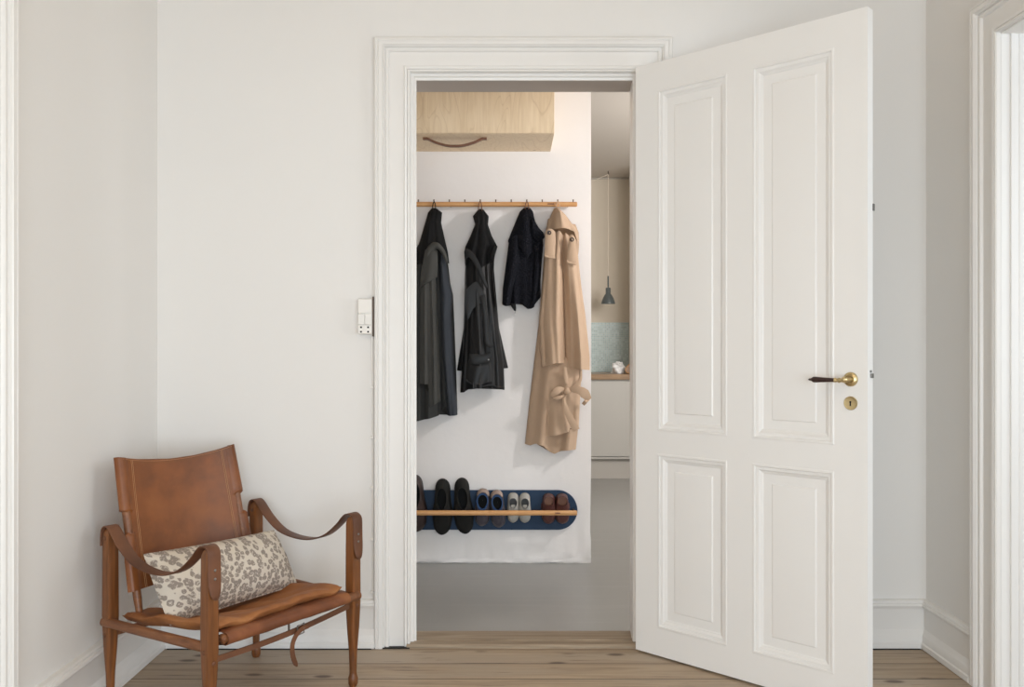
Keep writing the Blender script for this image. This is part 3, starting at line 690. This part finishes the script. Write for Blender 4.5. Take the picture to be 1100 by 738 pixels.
# ------------------------------------------------------------------ garments
def loft(rows_px, top, hem, Yback, depth, folds=(), nt=44, nv=44, power=2.2, grow=0.7, lean=0.0, thin=0.0, Yref=None):
    """closed cloth volume between an outline (y, x_left, x_right) and its back plane; top/hem are tables t -> photo y"""
    Yr = Yref or (Yback-depth*0.6)
    ft, bk = [], []
    for j in range(nv+1):
        v = j/nv; rf, rb = [], []
        for i in range(nt+1):
            t = i/nt; t2 = 0.5-0.5*math.cos(PI*t)*0.6-0.5*(1-2*t)*0.4
            yp = lerp(interp(top, t2)[0], interp(hem, t2)[0], v)
            xl, xr = interp(rows_px, yp); p = P(lerp(xl, xr, t2), yp, Yr)
            prof = max(0.0, 1-abs(2*t2-1)**power)**(1/power)
            d = depth*(0.35+0.65*min(1, v*3+0.15))*prof if not thin else thin+depth*prof
            e = min(1.0, 6*t2, 6*(1-t2))
            for nf, amp, ph, dr in folds: d += e*amp*(1-grow+grow*v)*math.cos(2*PI*(nf*t2+ph+dr*v))
            d = max(d, 0.004)
            rf.append((p.x, Yback-lean*v-d, p.z)); rb.append((p.x, Yback-lean*v, p.z))
        ft.append(rf); bk.append(rb)
    rows = [a+b[::-1] for a, b in zip(ft, bk)]
    return MB().grid(rows, True, True)
def flat(tab): return [(0, tab), (1, tab)]
def ruled(A, B, Yf, thick, bulge=0.0, n=40, m=8):
    """cloth band between two photo curves at depth Yf (number or function of u), with thickness and a bulge"""
    A = spline([(x, y, 0) for x, y in A], n); B = spline([(x, y, 0) for x, y in B], n); rows = []
    for i in range(n+1):
        u = i/n; yy = Yf(u) if callable(Yf) else Yf; ft, bk = [], []
        for j in range(m+1):
            q = lerp(A[i], B[i], j/m); p = P(q.x, q.y, yy); h = bulge*math.sin(PI*min(1, max(0, j/m)))**0.7*min(1, 5*u+0.3, 5*(1-u)+0.3)
            ft.append((p.x, yy-h-thick/2, p.z)); bk.append((p.x, yy-h*0.5+thick/2, p.z))
        rows.append(ft+bk[::-1])
    return MB().grid(rows, True, True)
def loop(x, y0, y1, wpx, Yf, mat, parent, name='hanging_loop'):
    pts = [P(x-wpx, y1, Yf), P(x-wpx*0.9, lerp(y1,y0,.5), Yf-.004), P(x-wpx*.3, y0, Yf-.006), P(x+wpx*.3, y0, Yf-.006), P(x+wpx*.9, lerp(y1,y0,.5), Yf-.004), P(x+wpx, y1, Yf)]
    return MB().tube(spline(pts, 24), 0.0024, 8).build(name, mat, parent)
YBk = YW-0.012
YL = YR-0.0165
# --- grey coat
g = thing('grey_coat', 'long charcoal grey coat with black upper lining hanging nearest the door jamb', 'coat', P(463, 450, 4.42), group='coats on the rail')
loft([(222,463.5,467.5),(227,459,474.2),(238,456,473.2),(255,451,477),(270,446,480.5),(284,444,482)], flat(223), [(0,284),(1,282)], YBk-.01, .075, [(2.2,.008,.1,.2),(5,.003,.3,-.3)], power=2).build('lining', M['black_lining'], g)
loft([(258,450,474),(270,444,479),(290,440,481.5),(305,438,483.2),(316,437,486),(350,436,487.5),(400,435.5,489.5),(455,435,491)], flat(262), [(0,452),(.25,452),(.52,448.5),(.66,446),(.72,440),(.80,436),(.83,446),(1,446)], YBk, .085, [(3.2,.012,.1,.25),(6.3,.006,.5,-.4)]).build('body', M['grey_coat'], g)
loft([(284,453,462),(300,451,468),(350,450.5,471),(400,450.5,473),(440,451,473.5)], [(0,286),(1,270)], [(0,412),(.42,413),(.47,437),(.75,434),(1,431)], YBk-.078, .022, [(2.3,.007,.2,.2),(4.4,.003,.7,.1)]).build('front_panel', M['grey_panel'], g)
loft([(264,470,476),(290,471,480),(310,471,484),(316,471.5,486),(340,472,484.5),(380,474,486.5),(420,478,489),(446,481,491)], flat(266), [(0,446.5),(1,446)], YBk-.040, .068, [(1.6,.005,.2,.5)], power=2).build('sleeve', M['grey_sleeve'], g)
cl = ruled([(456.5,280),(458,268),(463,261.5),(470,260.5),(476,266),(480,274),(481.5,282)], [(458.5,288),(461.5,276),(466,269.5),(470.5,268),(474.5,273),(477.5,279),(480.5,284)], lambda u: 4.378+0.012*abs(2*u-1), .006, .012).build('collar', M['grey_panel'], g)
loft([(266,457,470),(282,454,470.2),(300,451.5,469.5),(309,452,457)], [(0,268),(.5,266),(1,269)], [(0,309),(.3,306),(.7,302),(1,297)], 4.386, .016, [(1.5,.003,.1,.2)], nt=24, nv=24).build('lapel', M['grey_panel'], g)
loop(466.3, 217.2, 224.5, 1.6, YL, M['black_lining'], g)
# --- black raincoat
r_ = thing('black_raincoat', 'shiny black raincoat with a flapped pocket hanging second along the rail', 'coat', P(518, 420, 4.42), group='coats on the rail')
loft([(262,502,531),(290,499.5,530.5),(352,498,536),(398,490.6,546.5),(402,490.6,547)], flat(264), [(0,398),(.45,400),(.75,396),(1,395.5)], YBk, .04, [(2.5,.006,.1,.1)]).build('back_panel', M['rubber'], r_)
loft([(224,513.3,519.2),(231,507.6,524.8),(240,510,524),(252,505,528),(264,499.5,534.3),(270,498.2,532),(285,499.5,529.8)], flat(224), [(0,285),(.12,284),(.2,272),(.5,290),(.85,283),(1,281)], YBk-.010, .076, [(3.0,.008,.15,.1),(5.2,.003,.4,.2)], power=2).build('hood', M['black_lining'], r_)
loft([(270,500.5,528),(300,499.8,530),(330,499.3,533.5),(360,497.5,537),(390,496,541),(424,493.8,542.2)], [(0,282),(.5,270),(1,276)], [(0,422),(.10,421.5),(.13,418.5),(.5,416.5),(.64,415.5),(.70,417),(1,418.8)], YBk-.026, .070, [(2.1,.010,.1,.15),(4.6,.005,.3,-.5),(7.3,.0025,.2,.6)]).build('front_panel', M['rubber'], r_)
ruled([(499.5,266.5),(505,268.5),(511,275),(516,285),(520.5,297),(523.5,306),(523.6,309)], [(499.5,283),(502.5,276),(507.5,281),(512.5,289.5),(516.5,299),(520.5,307),(522.5,310)], lambda u: 4.374-0.006*math.sin(PI*u), .004, .002).build('lapel', M['rubber'], r_)
ruled([(531,262),(533,263.5),(534.4,264.6)], [(526.5,276),(528,281),(529.8,281)], 4.392, .008, .008, 12).build('collar_tip', M['black_lining'], r_)
ruled([(499.5,312),(506,306),(512,303),(518,312),(519.5,322)], [(502,344),(504.5,340),(508,332),(513,328),(518.5,324)], 4.376, .004, .001).build('storm_flap', M['rubber'], r_)
ruled([(515,318),(517,330),(518.5,346),(519.5,360),(521,370),(527,374)], [(521,316),(523,330),(524.5,346),(525.5,358),(527.5,366),(531,371)], lambda u: 4.373-.004*math.sin(PI*u), .004, .003).build('fold', M['rubber'], r_)
loft([(386,503.5,527),(397,501.8,528.4),(408,502,528.6),(416,503,528)], flat(386), [(0,409),(.5,413.5),(1,410)], 4.384, .016, [(1.5,.004,.2,.4)], nt=24, nv=20).build('pocket', M['rubber'], r_)
pk = ruled([(503.6,380.5),(510,380),(518,380.8),(527.6,379.0)], [(504.3,391),(511,391.8),(519,390.6),(526.5,388.8)], lambda u: 4.364-.004*math.sin(PI*u), .004, .003, 24).build('pocket_flap', M['rubber'], r_)
pp = P(524.7, 386.4, 4.3585); MB().lathe([(.0005,.003),(.003,.0025),(.0045,.0006),(.001,0)], Matrix.Translation(pp) @ Matrix.Rotation(PI/2, 4, 'X'), 12).build('snap', M['steel'], pk)
ruled([(500.5,407),(508,411.5),(518,413.5),(527,411),(534,415),(541.5,416.5)], [(500.8,410),(508,414.5),(518,416.5),(527,415.5),(534,417),(541.7,419)], 4.380, .004, .003).build('hem_band', M['rubber'], r_)
loop(515.8, 217.0, 226, 1.9, YL, M['leather_pull'], r_)
# --- navy jacket
nv_ = thing('navy_jacket', 'short dark navy textured jacket hanging beside the tan trench coat', 'jacket', P(562, 333, 4.42), group='coats on the rail')
loft([(250,549,583),(262,546.5,584),(280,545,582.5),(300,542,581),(319,541.5,581.2),(332,545,574)], flat(252), [(0,327),(.3,326),(.55,327),(.75,331.5),(.9,331),(1,318)], YBk, .082, [(2.2,.008,.3,.15),(4.1,.005,.1,-.3)], power=2.2).build('body', M['knit'], nv_)
loft([(222,562.5,570),(226,558.5,573),(239,553,575),(257,545.8,582),(262,546,583)], flat(222.5), [(0,259),(.3,264),(.55,278),(.8,266),(1,260)], YBk-.006, .086, [(1.6,.008,.1,.1)], power=2).build('hood', M['knit'], nv_)
loft([(256,547,557),(276,544.5,558.5),(290,542.6,557),(310,540,551.5),(326,539.4,548.5),(329,540,548)], [(0,256),(1,250)], [(0,327),(.4,328.5),(1,328)], YBk-.055, .058, [(1.2,.004,.1,.3)], power=2).build('sleeve', M['knit'], nv_)
ruled([(573,230),(575,238),(579,245),(584,250.5),(585.2,255)], [(570,246),(571.5,252),(574,257),(578,260.5),(581,259.5)], lambda u: 4.390+.012*u, .010, .012).build('collar', M['knit'], nv_)
ruled([(573,262),(574.5,275),(574,290),(572.5,310),(571.5,331)], [(576.5,262),(579,275),(579,290),(577,312),(573.8,330)], 4.388, .006, .006).build('placket', M['knit'], nv_)
ruled([(547.5,326),(549,329),(552,333.5)], [(554,326),(554.5,331),(554,334.5)], 4.395, .008, .004, 12).build('cuff_tab', M['black_lining'], nv_)
zp = P(553.2, 336, 4.39); MB().lathe([(.0005,-.004),(.002,-.003),(.0026,.002),(.001,.005)], Matrix.Translation(zp), 10).build('zip_pull', M['steel'], nv_)
loop(566, 217.0, 224.5, 1.9, YL, M['leather_pull'], nv_)
# --- trench coat
t_ = thing('trench_coat', 'long tan trench coat with dark buttons and tied belt at the rail end', 'coat', P(598, 485, 4.42), group='coats on the rail')
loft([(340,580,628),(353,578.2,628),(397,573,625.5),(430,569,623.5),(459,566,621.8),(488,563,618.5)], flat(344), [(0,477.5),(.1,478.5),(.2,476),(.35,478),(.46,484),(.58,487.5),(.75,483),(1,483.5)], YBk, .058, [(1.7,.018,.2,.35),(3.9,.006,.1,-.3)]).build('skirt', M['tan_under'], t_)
loft([(380,588,625.5),(410,585,624.5),(440,583,623),(472,582,621.5)], flat(384), [(0,470),(.3,468),(.72,463.5),(.76,460),(1,460)], YBk-.046, .040, [(1.3,.012,.1,.3),(3.1,.005,.4,-.4)]).build('front_skirt', M['tan'], t_)
loft([(230,590,606),(240,588,608),(262,586,607),(275,584.6,606),(311,582,606.5),(345,579,607),(370,580.3,608),(396,582,608.6)], flat(234), [(0,394.2),(.3,392.5),(.55,390),(1,390.5)], YBk-.045, .062, [(1.15,.016,.05,.3),(2.6,.006,.4,-.35),(5.1,.001,.2,-.6)], power=2.1).build('cape', M['tan'], t_)
loft([(236,600,613),(246,601,618),(262,602,620.5),(286,603.5,622.8),(310,605,625.5),(338,606,629.5),(383,607.5,634.2),(398,608.3,634.2)], [(0,236),(1,240)], [(0,394.5),(.3,396),(1,397.6)], YBk-.040, .064, [(1.25,.018,.5,-.3),(2.7,.007,.1,.4),(5.3,.001,.2,.7)], power=2.1).build('cape', M['tan'], t_)
loft([(222,595.5,601),(230,592,609),(237,589.5,614),(244,587,619.5),(249,586.6,622.6),(258,586.5,622.8),(271,587,621)], flat(222.3), [(0,247.5),(.16,247),(.45,246.8),(.70,246.5),(.84,249),(.92,258),(.96,269),(1,272)], YBk-.012, .118, [(1.5,.018,.25,.1),(3.2,.006,.1,.1)], power=2).build('collar', M['tan'], t_)
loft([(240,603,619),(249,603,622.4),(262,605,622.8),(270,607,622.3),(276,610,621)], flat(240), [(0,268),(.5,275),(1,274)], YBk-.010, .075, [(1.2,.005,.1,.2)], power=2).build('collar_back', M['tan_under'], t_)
def epaulet(A, B, bxp, byp, tilt):
    e = ruled(A, B, 4.352, .008, .008, 24).build('epaulet', M['tan'], t_)
    pb_ = P(bxp, byp, 4.3415); mt = Matrix.Translation(pb_) @ Matrix.Rotation(PI/2, 4, 'X')
    MB().lathe([(.0005,.0012),(.005,.0012),(.0065,.0028),(.0095,.003),(.0112,.0018),(.0112,0),(.001,0)], mt, 20).build('button', M['button'], e)
epaulet([(588.4,245.8),(586.2,249),(585.6,256),(585.3,264),(585.0,275)], [(592.2,245.8),(595.9,249),(596.8,257),(596.6,266),(596.0,276.5)], 590, 250, 0)
epaulet([(613.0,253.2),(611.2,256.5),(610.4,263),(609.3,272),(608.8,281)], [(615.6,253.0),(617.8,256.5),(618.6,262),(619.2,270),(618.9,283)], 614.4, 257.3, 0)
ruled([(584.8,273.5),(590,275),(596.4,275.6)], [(585.4,276.2),(590,277.6),(596.4,278.4)], 4.350, .007, .003, 14).build('sleeve_loop', M['tan'], t_)
ruled([(608.6,279.6),(613,281.2),(619.2,282.2)], [(608.6,282.4),(613,284),(619.2,285)], 4.350, .007, .003, 14).build('sleeve_loop', M['tan'], t_)
YBelt = 4.372
bw = ruled([(604.5,394),(604.8,404),(606.5,413)], [(608.5,394),(609.5,404),(610.5,413)], YBelt, .006, .004, 16).build('belt', M['tan'], t_)
ruled([(622.5,396),(622,406),(616,414),(611,417)], [(625.2,396),(624.8,409),(618,418.5),(611,421)], YBelt, .006, .003, 16).build('belt_end', M['tan'], bw)
kn = P(609, 420, YBelt-.02)
rows = []
for j in range(13):
    a = PI*j/12; rows.append([(kn.x+.017*math.sin(a)*math.cos(2*PI*i/16)*(1+.15*math.cos(3*a)), kn.y+.014*math.sin(a)*math.sin(2*PI*i/16), kn.z+.019*math.cos(a)) for i in range(16)])
MB().grid(rows, True, False).build('belt_knot', M['tan'], bw, weld=True)
def bow(pts, wid, Y0, name):
    c = spline([(x, y, 0) for x, y in pts], 30); rows = []
    for i, q in enumerate(c):
        u = i/30; wv = interp(wid, u)[0]; p = P(q.x, q.y, Y0-.018*math.sin(PI*u)); d = (c[min(i+1,30)]-c[max(i-1,0)]).normalized(); nn = Vector((d.y, 0, d.x))
        rows.append([p+nn*wv+Vector((0,-.004,0)), p+Vector((0,-.008,0)), p-nn*wv+Vector((0,-.004,0)), p-nn*wv+Vector((0,.003,0)), p+nn*wv+Vector((0,.003,0))])
    return MB().grid(rows, True, True).build(name, M['tan'], bw)
bow([(607,419),(601,418.5),(595,422.5),(591.2,427)], [(0,.007),(.4,.017),(.8,.014),(1,.006)], YBelt-.010, 'bow_loop')
bow([(607.5,422),(602,426.5),(596,427.8),(592,426.5)], [(0,.005),(.5,.009),(1,.004)], YBelt-.002, 'bow_loop')
bow([(611,419),(617,418.5),(624,420),(629,424),(632.6,429.5)], [(0,.007),(.3,.017),(.7,.025),(1,.014)], YBelt-.010, 'bow_loop')
bow([(632.0,428),(629,431.5),(626.2,434.6)], [(0,.010),(1,.008)], YBelt+.002, 'bow_loop')
bow([(607.5,423),(606,432),(609.5,443),(615,454),(619.5,462)], [(0,.006),(.4,.013),(.8,.019),(1,.016)], YBelt-.002, 'bow_tail')
loop(599.4, 216.8, 224, 1.8, YL, M['tan'], t_)

# ------------------------------------------------------------------ shoe rack and shoes
YS = 4.463                                           # face of the blue board
sr = thing('shoe_rack', 'long blue wall board with a rounded end and an oak shoe rail', 'shoe rack', (-0.4, YW, 0.27))
zt, zbm = P(0, 527, YS).z, P(0, 569.2, YS).z; xr_ = P(620.3, 0, YS).x; rr = (zt-zbm)/2; zc = (zt+zbm)/2
pol = [(-1.2, zbm), (xr_-rr, zbm)]+[(xr_-rr+rr*math.sin(a), zc-rr*math.cos(a)) for a in [PI*k/28 for k in range(1, 28)]]+[(xr_-rr, zt), (-1.2, zt)]
b = MB(); n = len(pol); b.add([(x, YS, z) for x, z in pol]+[(x, YW, z) for x, z in pol], [tuple(range(n)), tuple(range(2*n-1, n-1, -1))]+[(i,(i+1)%n,n+(i+1)%n,n+i) for i in range(n)])
b.build('board', M['blue_board'], sr, bevel=0.001)
YRS = 4.379; zr = P(0, 551, YRS).z; xs = P(619.8, 0, YRS).x
MB().tube([(-1.2, YRS, zr), (xs-.004, YRS, zr), (xs, YRS, zr)], [.0128,.0128,.0105], 20).build('rail', M['oak_rail'], sr)
for x in (-0.9, xs-0.012): MB().tube([(x, YRS+.006, zr), (x, YS, zr)], .006, 10).build('bracket', M['peg'], sr)
x0 = P(596, 0, YRS).x; MB().box(x0, x0+.026, YRS-.0134, YRS-.010, zr-.001, zr+.0045).build('maker_mark', M['leather_pull'], sr)

def shoe(name, label, cat, grp, cx, ytop, ybot, wpx, mats, ox=0.0, op=(0.30, 0.24, 0.30), H=0.07, toe_h=0.045, rot=0.0, mir=1, toe_w=0.88, heel_w=0.72, lip=0.86, heel_h=0.012, strap_=False, laces=False, counter=None):
    """a shoe hung toe-down against the board. op = opening centre along the length, half length, half width (fractions)"""
    Yc = YS-0.03; L = (P(0, ytop, Yc).z-P(0, ybot, Yc).z); W = wpx/F*Yc
    up, lin, ins, sol = mats
    head = P(cx, ytop, Yc)
    t = thing(name, label, cat, (head.x, YS, head.z-L), group=grp)
    cr, sr_ = math.cos(rot), math.sin(rot)
    def T(x, y, z):                                   # x across, y from heel to toe, z out of the board
        yy = y-L/2; X = x*cr-yy*sr_; Yv = x*sr_+yy*cr
        return Vector((head.x+X, YS-z, head.z-L/2-Yv))
    N = 44
    def outline(a):                                   # a = 0 at the toe
        c, s_ = math.cos(a), math.sin(a)
        y = L/2+L/2*c
        u = y/L
        if u < .25: q = heel_w*math.sqrt(max(0, 1-((.25-u)/.25)**3.0))
        elif u < .78: q = interp([(.25,heel_w),(.42,heel_w+.07),(.62,1.0),(.78,toe_w)], u)[0]
        else: q = toe_w*max(0, 1-((u-.78)/.22)**2.1)**0.58
        wv = q*W/2
        bias = mir*0.035*W*math.sin(PI*u)+mir*0.05*W*max(0, u-0.55)
        return (wv if s_ > 0 else -wv)+bias if abs(s_) > 1e-6 else bias, y
    oc, ol, ow = op
    def hole(a): return (ow*W*math.sin(a)*(1-0.12*math.cos(a)), oc*L+ol*L*math.cos(a))
    ring0 = [outline(2*PI*i/N) for i in range(N)]
    sole = MB(); z0 = heel_h
    sole.grid([[T(x*0.97, y, 0.0) for x, y in ring0], [T(x*1.03, lerp(L/2, y, 1.01), 0.004) for x, y in ring0], [T(x*1.03, lerp(L/2, y, 1.01), z0) for x, y in ring0], [T(x*0.96, y, z0+.002) for x, y in ring0]], True, True)
    sole.build('sole', sol, t)
    rows = []; K = 16
    for k in range(K+1):
        f = k/K; row = []
        for i in range(N):
            a = 2*PI*i/N; x0_, y0_ = ring0[i]; x1_, y1_ = hole(a); front = 0.5+0.5*math.cos(a)
            e = f**1.7; x, y = lerp(x0_, x1_, e), lerp(y0_, y1_, e)
            hz = lerp(lerp(z0, H, f**0.75), z0+(toe_h-z0)*min(1, f*2.6)**0.6+(H-toe_h)*max(0, (f-0.25)/0.75)**1.2, front)
            row.append(T(x, y, hz))
        rows.append(row)
    # rolled lip, then down the inside
    rows.append([T(hole(2*PI*i/N)[0]*0.96, oc*L+(hole(2*PI*i/N)[1]-oc*L)*0.97, H+.0022) for i in range(N)])
    upper = MB().grid(rows, True).build('upper', up, t, angle=80)
    rin = [[T(hole(2*PI*i/N)[0]*s_, oc*L+(hole(2*PI*i/N)[1]-oc*L)*s_, h) for i in range(N)] for s_, h in ((.965,H+.0020),(lip+.03,H+.0025),(lip,H-.004),(lip,H*.6),(.88,z0+.010))]
    MB().grid(rin, True).build('lining', lin, t, angle=80)
    ri = [[T(hole(2*PI*i/N)[0]*s_, oc*L+(hole(2*PI*i/N)[1]-oc*L)*s_, z0+.011) for i in range(N)] for s_ in (.9, .4, .02)]
    MB().grid(ri, True).build('insole', ins, t, angle=80)
    if counter:
        rows2 = []
        for k in range(9):
            f = lerp(0.12, 0.97, k/8); row = []
            for i in range(15):
                a = PI+lerp(-0.9, 0.9, i/14); x0_, y0_ = outline(a); x1_, y1_ = hole(a); e = f**1.7
                row.append(T(lerp(x0_, x1_, e)*1.05, lerp(y0_, y1_, e)-.003, lerp(z0, H, f**0.75)+.002))
            rows2.append(row)
        cm_ = MB().grid(rows2); ob = cm_.build('heel_counter', counter, t, angle=80)
        sd = ob.modifiers.new('thick', 'SOLIDIFY'); sd.thickness = 0.003
    if strap_:
        rows2 = []
        for k in range(21):
            a = -1+2*k/20; y = (oc+ol)*L+0.002+0.006*a*a-0.012*abs(a); xh = W*0.49*a
            hh = lerp(H+.003, z0+.012, abs(a)**2.2)
            rows2.append([T(xh, y-.013, hh), T(xh, y+.013, hh-.006), T(xh, y+.013, hh-.010), T(xh, y-.013, hh-.005)])
        MB().grid(rows2, True, True).build('strap', up, t, angle=60)
    if laces:
        MB().tube([T(-W*.17, (oc+ol*.5)*L, H+.003), T(0, (oc+ol*.62)*L, H+.005), T(W*.17, (oc+ol*.5)*L, H+.003)], .0022, 8).build('lace', up, t)
        rows2 = [[T(x*W, (oc+ol*v_)*L, H-.006+.006*v_) for x in (-.15,-.05,.05,.15)] for v_ in (.25,.55,.85,1.02)]
        tg = MB().grid(rows2).build('tongue', M['pale_grey'], t); sd = tg.modifiers.new('thick', 'SOLIDIFY'); sd.thickness = .003
    return t
mb = (M['black_suede'], M['boot_inside_shade'], M['boot_inside_shade'], M['sole'])
shoe('ankle_boot', 'dark brown leather boot half hidden behind the door jamb on the blue rack', 'boot', 'shoes on the blue rack', 445.5, 510.5, 572, 24, (M['brown_shoe'], M['boot_inside_shade'], M['boot_inside_shade'], M['sole']), op=(.33,.25,.30), H=.067, toe_h=.045, rot=-0.04)
shoe('ankle_boot', 'black suede boot next to the dark brown boot, with its toe hanging below the rack', 'boot', 'shoes on the blue rack', 474.5, 515, 575.2, 23, mb, op=(.335,.205,.24), H=.069, toe_h=.05, rot=0.02, toe_w=.82, heel_w=.70, lip=.93)
shoe('ankle_boot', 'black suede boot beside the small blue-lined boots, its top the highest on the rack', 'boot', 'shoes on the blue rack', 498, 514, 574.2, 23, mb, op=(.335,.205,.24), H=.069, toe_h=.05, rot=-0.085, mir=-1, toe_w=.82, heel_w=.70, lip=.93)
ms = (M['slate_leather'], M['blue_lining'], M['boot_inside_shade'], M['pale_sole'])
shoe('child_boot', 'small slate boot with blue lining beside the black suede boots', 'boot', 'shoes on the blue rack', 518, 525.5, 565.8, 17, ms, op=(.31,.25,.39), H=.064, toe_h=.040, rot=0.06, counter=M['pale_counter'], heel_w=.80, lip=.73)
shoe('child_boot', 'small slate boot with blue lining beside the pale grey shoes', 'boot', 'shoes on the blue rack', 535, 527, 567.4, 17, ms, op=(.31,.24,.38), H=.064, toe_h=.040, rot=-0.09, mir=-1, counter=M['pale_counter'], heel_w=.80, lip=.73)
mg = (M['pale_grey'], M['grey_lining'], M['grey_lining'], M['pale_sole'])
shoe('child_sneaker', 'pale grey child shoe beside the slate boots', 'shoe', 'shoes on the blue rack', 551.0, 530, 562, 14, mg, op=(.30,.18,.31), H=.058, toe_h=.040, rot=0.02, laces=True, heel_w=.84)
shoe('child_sneaker', 'pale grey child shoe on the burgundy shoes\' side of its pair', 'shoe', 'shoes on the blue rack', 564.0, 530.2, 562.2, 14, mg, op=(.30,.18,.31), H=.058, toe_h=.040, rot=-0.02, mir=-1, laces=True, heel_w=.84)
mw = (M['burgundy'], M['burgundy'], M['tan_insole'], M['sole'])
shoe('child_slipper', 'burgundy leather child shoe beside the pale grey shoes', 'shoe', 'shoes on the blue rack', 589.2, 530.5, 563.4, 16, mw, op=(.24,.19,.34), H=.052, toe_h=.036, rot=0.02, strap_=True, heel_w=.84)
shoe('child_slipper', 'burgundy leather child shoe nearest the rounded end of the blue rack', 'shoe', 'shoes on the blue rack', 604.4, 530.5, 563.4, 16.4, mw, op=(.24,.19,.34), H=.052, toe_h=.036, rot=-0.05, mir=-1, strap_=True, heel_w=.84)

# ------------------------------------------------------------------ kitchen beyond
kc = thing('kitchen_cabinet', 'pale grey kitchen base cabinet under the oak worktop', 'cabinet', (0.75, 7.6, 0))
MB().box(0.30, 1.082, 7.318, YK-.001, 0.168, 0.833).build('body', M['cabinet'], kc)
MB().box(0.30, 1.082, 7.345, 7.36, 0.0, 0.168).build('plinth', M['toe'], kc)
MB().box(0.302, 1.08, 7.298, 7.316, 0.190, 0.815).build('door', M['cabinet'], kc, bevel=0.002)
MB().box(0.302, 1.08, 7.300, 7.316, 0.168, 0.184).build('door_rail', M['cabinet'], kc, bevel=0.002)
tag(MB().box(0.28, 1.0825, 7.288, YK-.0005, 0.834, 0.878).build('worktop', M['worktop'], bevel=0.002), 'oak worktop on the pale kitchen cabinet', 'worktop')
tag(MB().box(0.28, 1.0825, YK-.012, YK, 0.879, 1.327).build('tile_backsplash', M['tile']), 'blue-green mosaic tile splashback behind the kitchen worktop', 'backsplash')
pl_ = thing('pendant_lamp', 'grey bell-shaped pendant lamp on a pale cord above the kitchen worktop', 'lamp', P(653.3, 326.5, 7.6))
pc = P(653.3, 326.5, 7.6)
mt = Matrix.Translation(pc)
MB().lathe([(.061,0),(.0605,.006),(.056,.026),(.046,.052),(.034,.074),(.025,.086),(.0225,.090),(.0225,.135),(.019,.141),(.008,.143)], mt, 32).lathe([(.058,.001),(.053,.026),(.043,.052),(.030,.074),(.004,.084)], mt, 32).build('shade', M['lamp'], pl_)
MB().tube([(pc.x, pc.y, pc.z+.140), (pc.x, pc.y, pc.z+.243)], .0065, 10).build('stem', M['lamp'], pl_)
hk = Vector((pc.x+0.001, pc.y, ZH))
MB().tube([(pc.x, pc.y, pc.z+.24), (pc.x, pc.y, ZH-.03)], .0032, 8).tube(spline([(pc.x, pc.y, ZH-.03), (pc.x-.06, pc.y, ZH-.055), (pc.x-.16, pc.y, ZH-.095), (pc.x-.26, pc.y, ZH-.10), (pc.x-.36, pc.y, ZH-.06), (pc.x-.42, pc.y, ZH)], 30), .0028, 8).build('cord', M['cord'], pl_)
MB().tube([(pc.x, pc.y, ZH), (pc.x, pc.y, ZH-.016), (pc.x+.006, pc.y, ZH-.026), (pc.x, pc.y, ZH-.034), (pc.x-.006, pc.y, ZH-.026)], .004, 8).build('ceiling_hook', M['peg'], pl_)
# crumpled cloth and a cane basket on the worktop
rnd = random.Random(11); rows = []
cc = P(664.5, 0, 7.55).x
for j in range(19):
    a = PI/2*j/18; row = []
    for i in range(40):
        b_ = 2*PI*i/40; k_ = 1+0.16*math.sin(3*b_+j*.5)+0.10*math.sin(7*b_-j*.8)+0.05*rnd.uniform(-1,1)
        row.append((cc+.056*math.cos(a)**.6*math.cos(b_)*k_, 7.56+.07*math.cos(a)**.6*math.sin(b_)*k_, .879+.088*math.sin(a)**.8*(1+.12*math.sin(2*b_+1)+.06*math.sin(5*b_+j))))
    rows.append(row)
tag(MB().grid(rows, True, True).build('kitchen_cloth', M['white_cloth'], angle=75), 'crumpled white cloth lying on the kitchen worktop', 'cloth')
bk = thing('cane_basket', 'tilted pale cane basket beside the white cloth on the kitchen worktop', 'basket', (P(674, 0, 7.5).x, 7.5, .879))
bc = Vector((P(679.0, 0, 7.5).x, 7.40, .932)); mt = Matrix.Translation(bc) @ Matrix.Rotation(math.radians(-32), 4, 'Y') @ Matrix.Rotation(math.radians(28), 4, 'X')
MB().lathe([(.004,-.045),(.040,-.042),(.066,-.020),(.076,.0),(.072,.0),(.062,-.018),(.038,-.037),(.004,-.040)], mt, 30).build('bowl', M['basket'], bk)
MB().tube([mt @ Vector((.075*math.cos(2*PI*i/32), .075*math.sin(2*PI*i/32), .002)) for i in range(33)], .004, 8).build('rim', M['oak_rail'], bk)
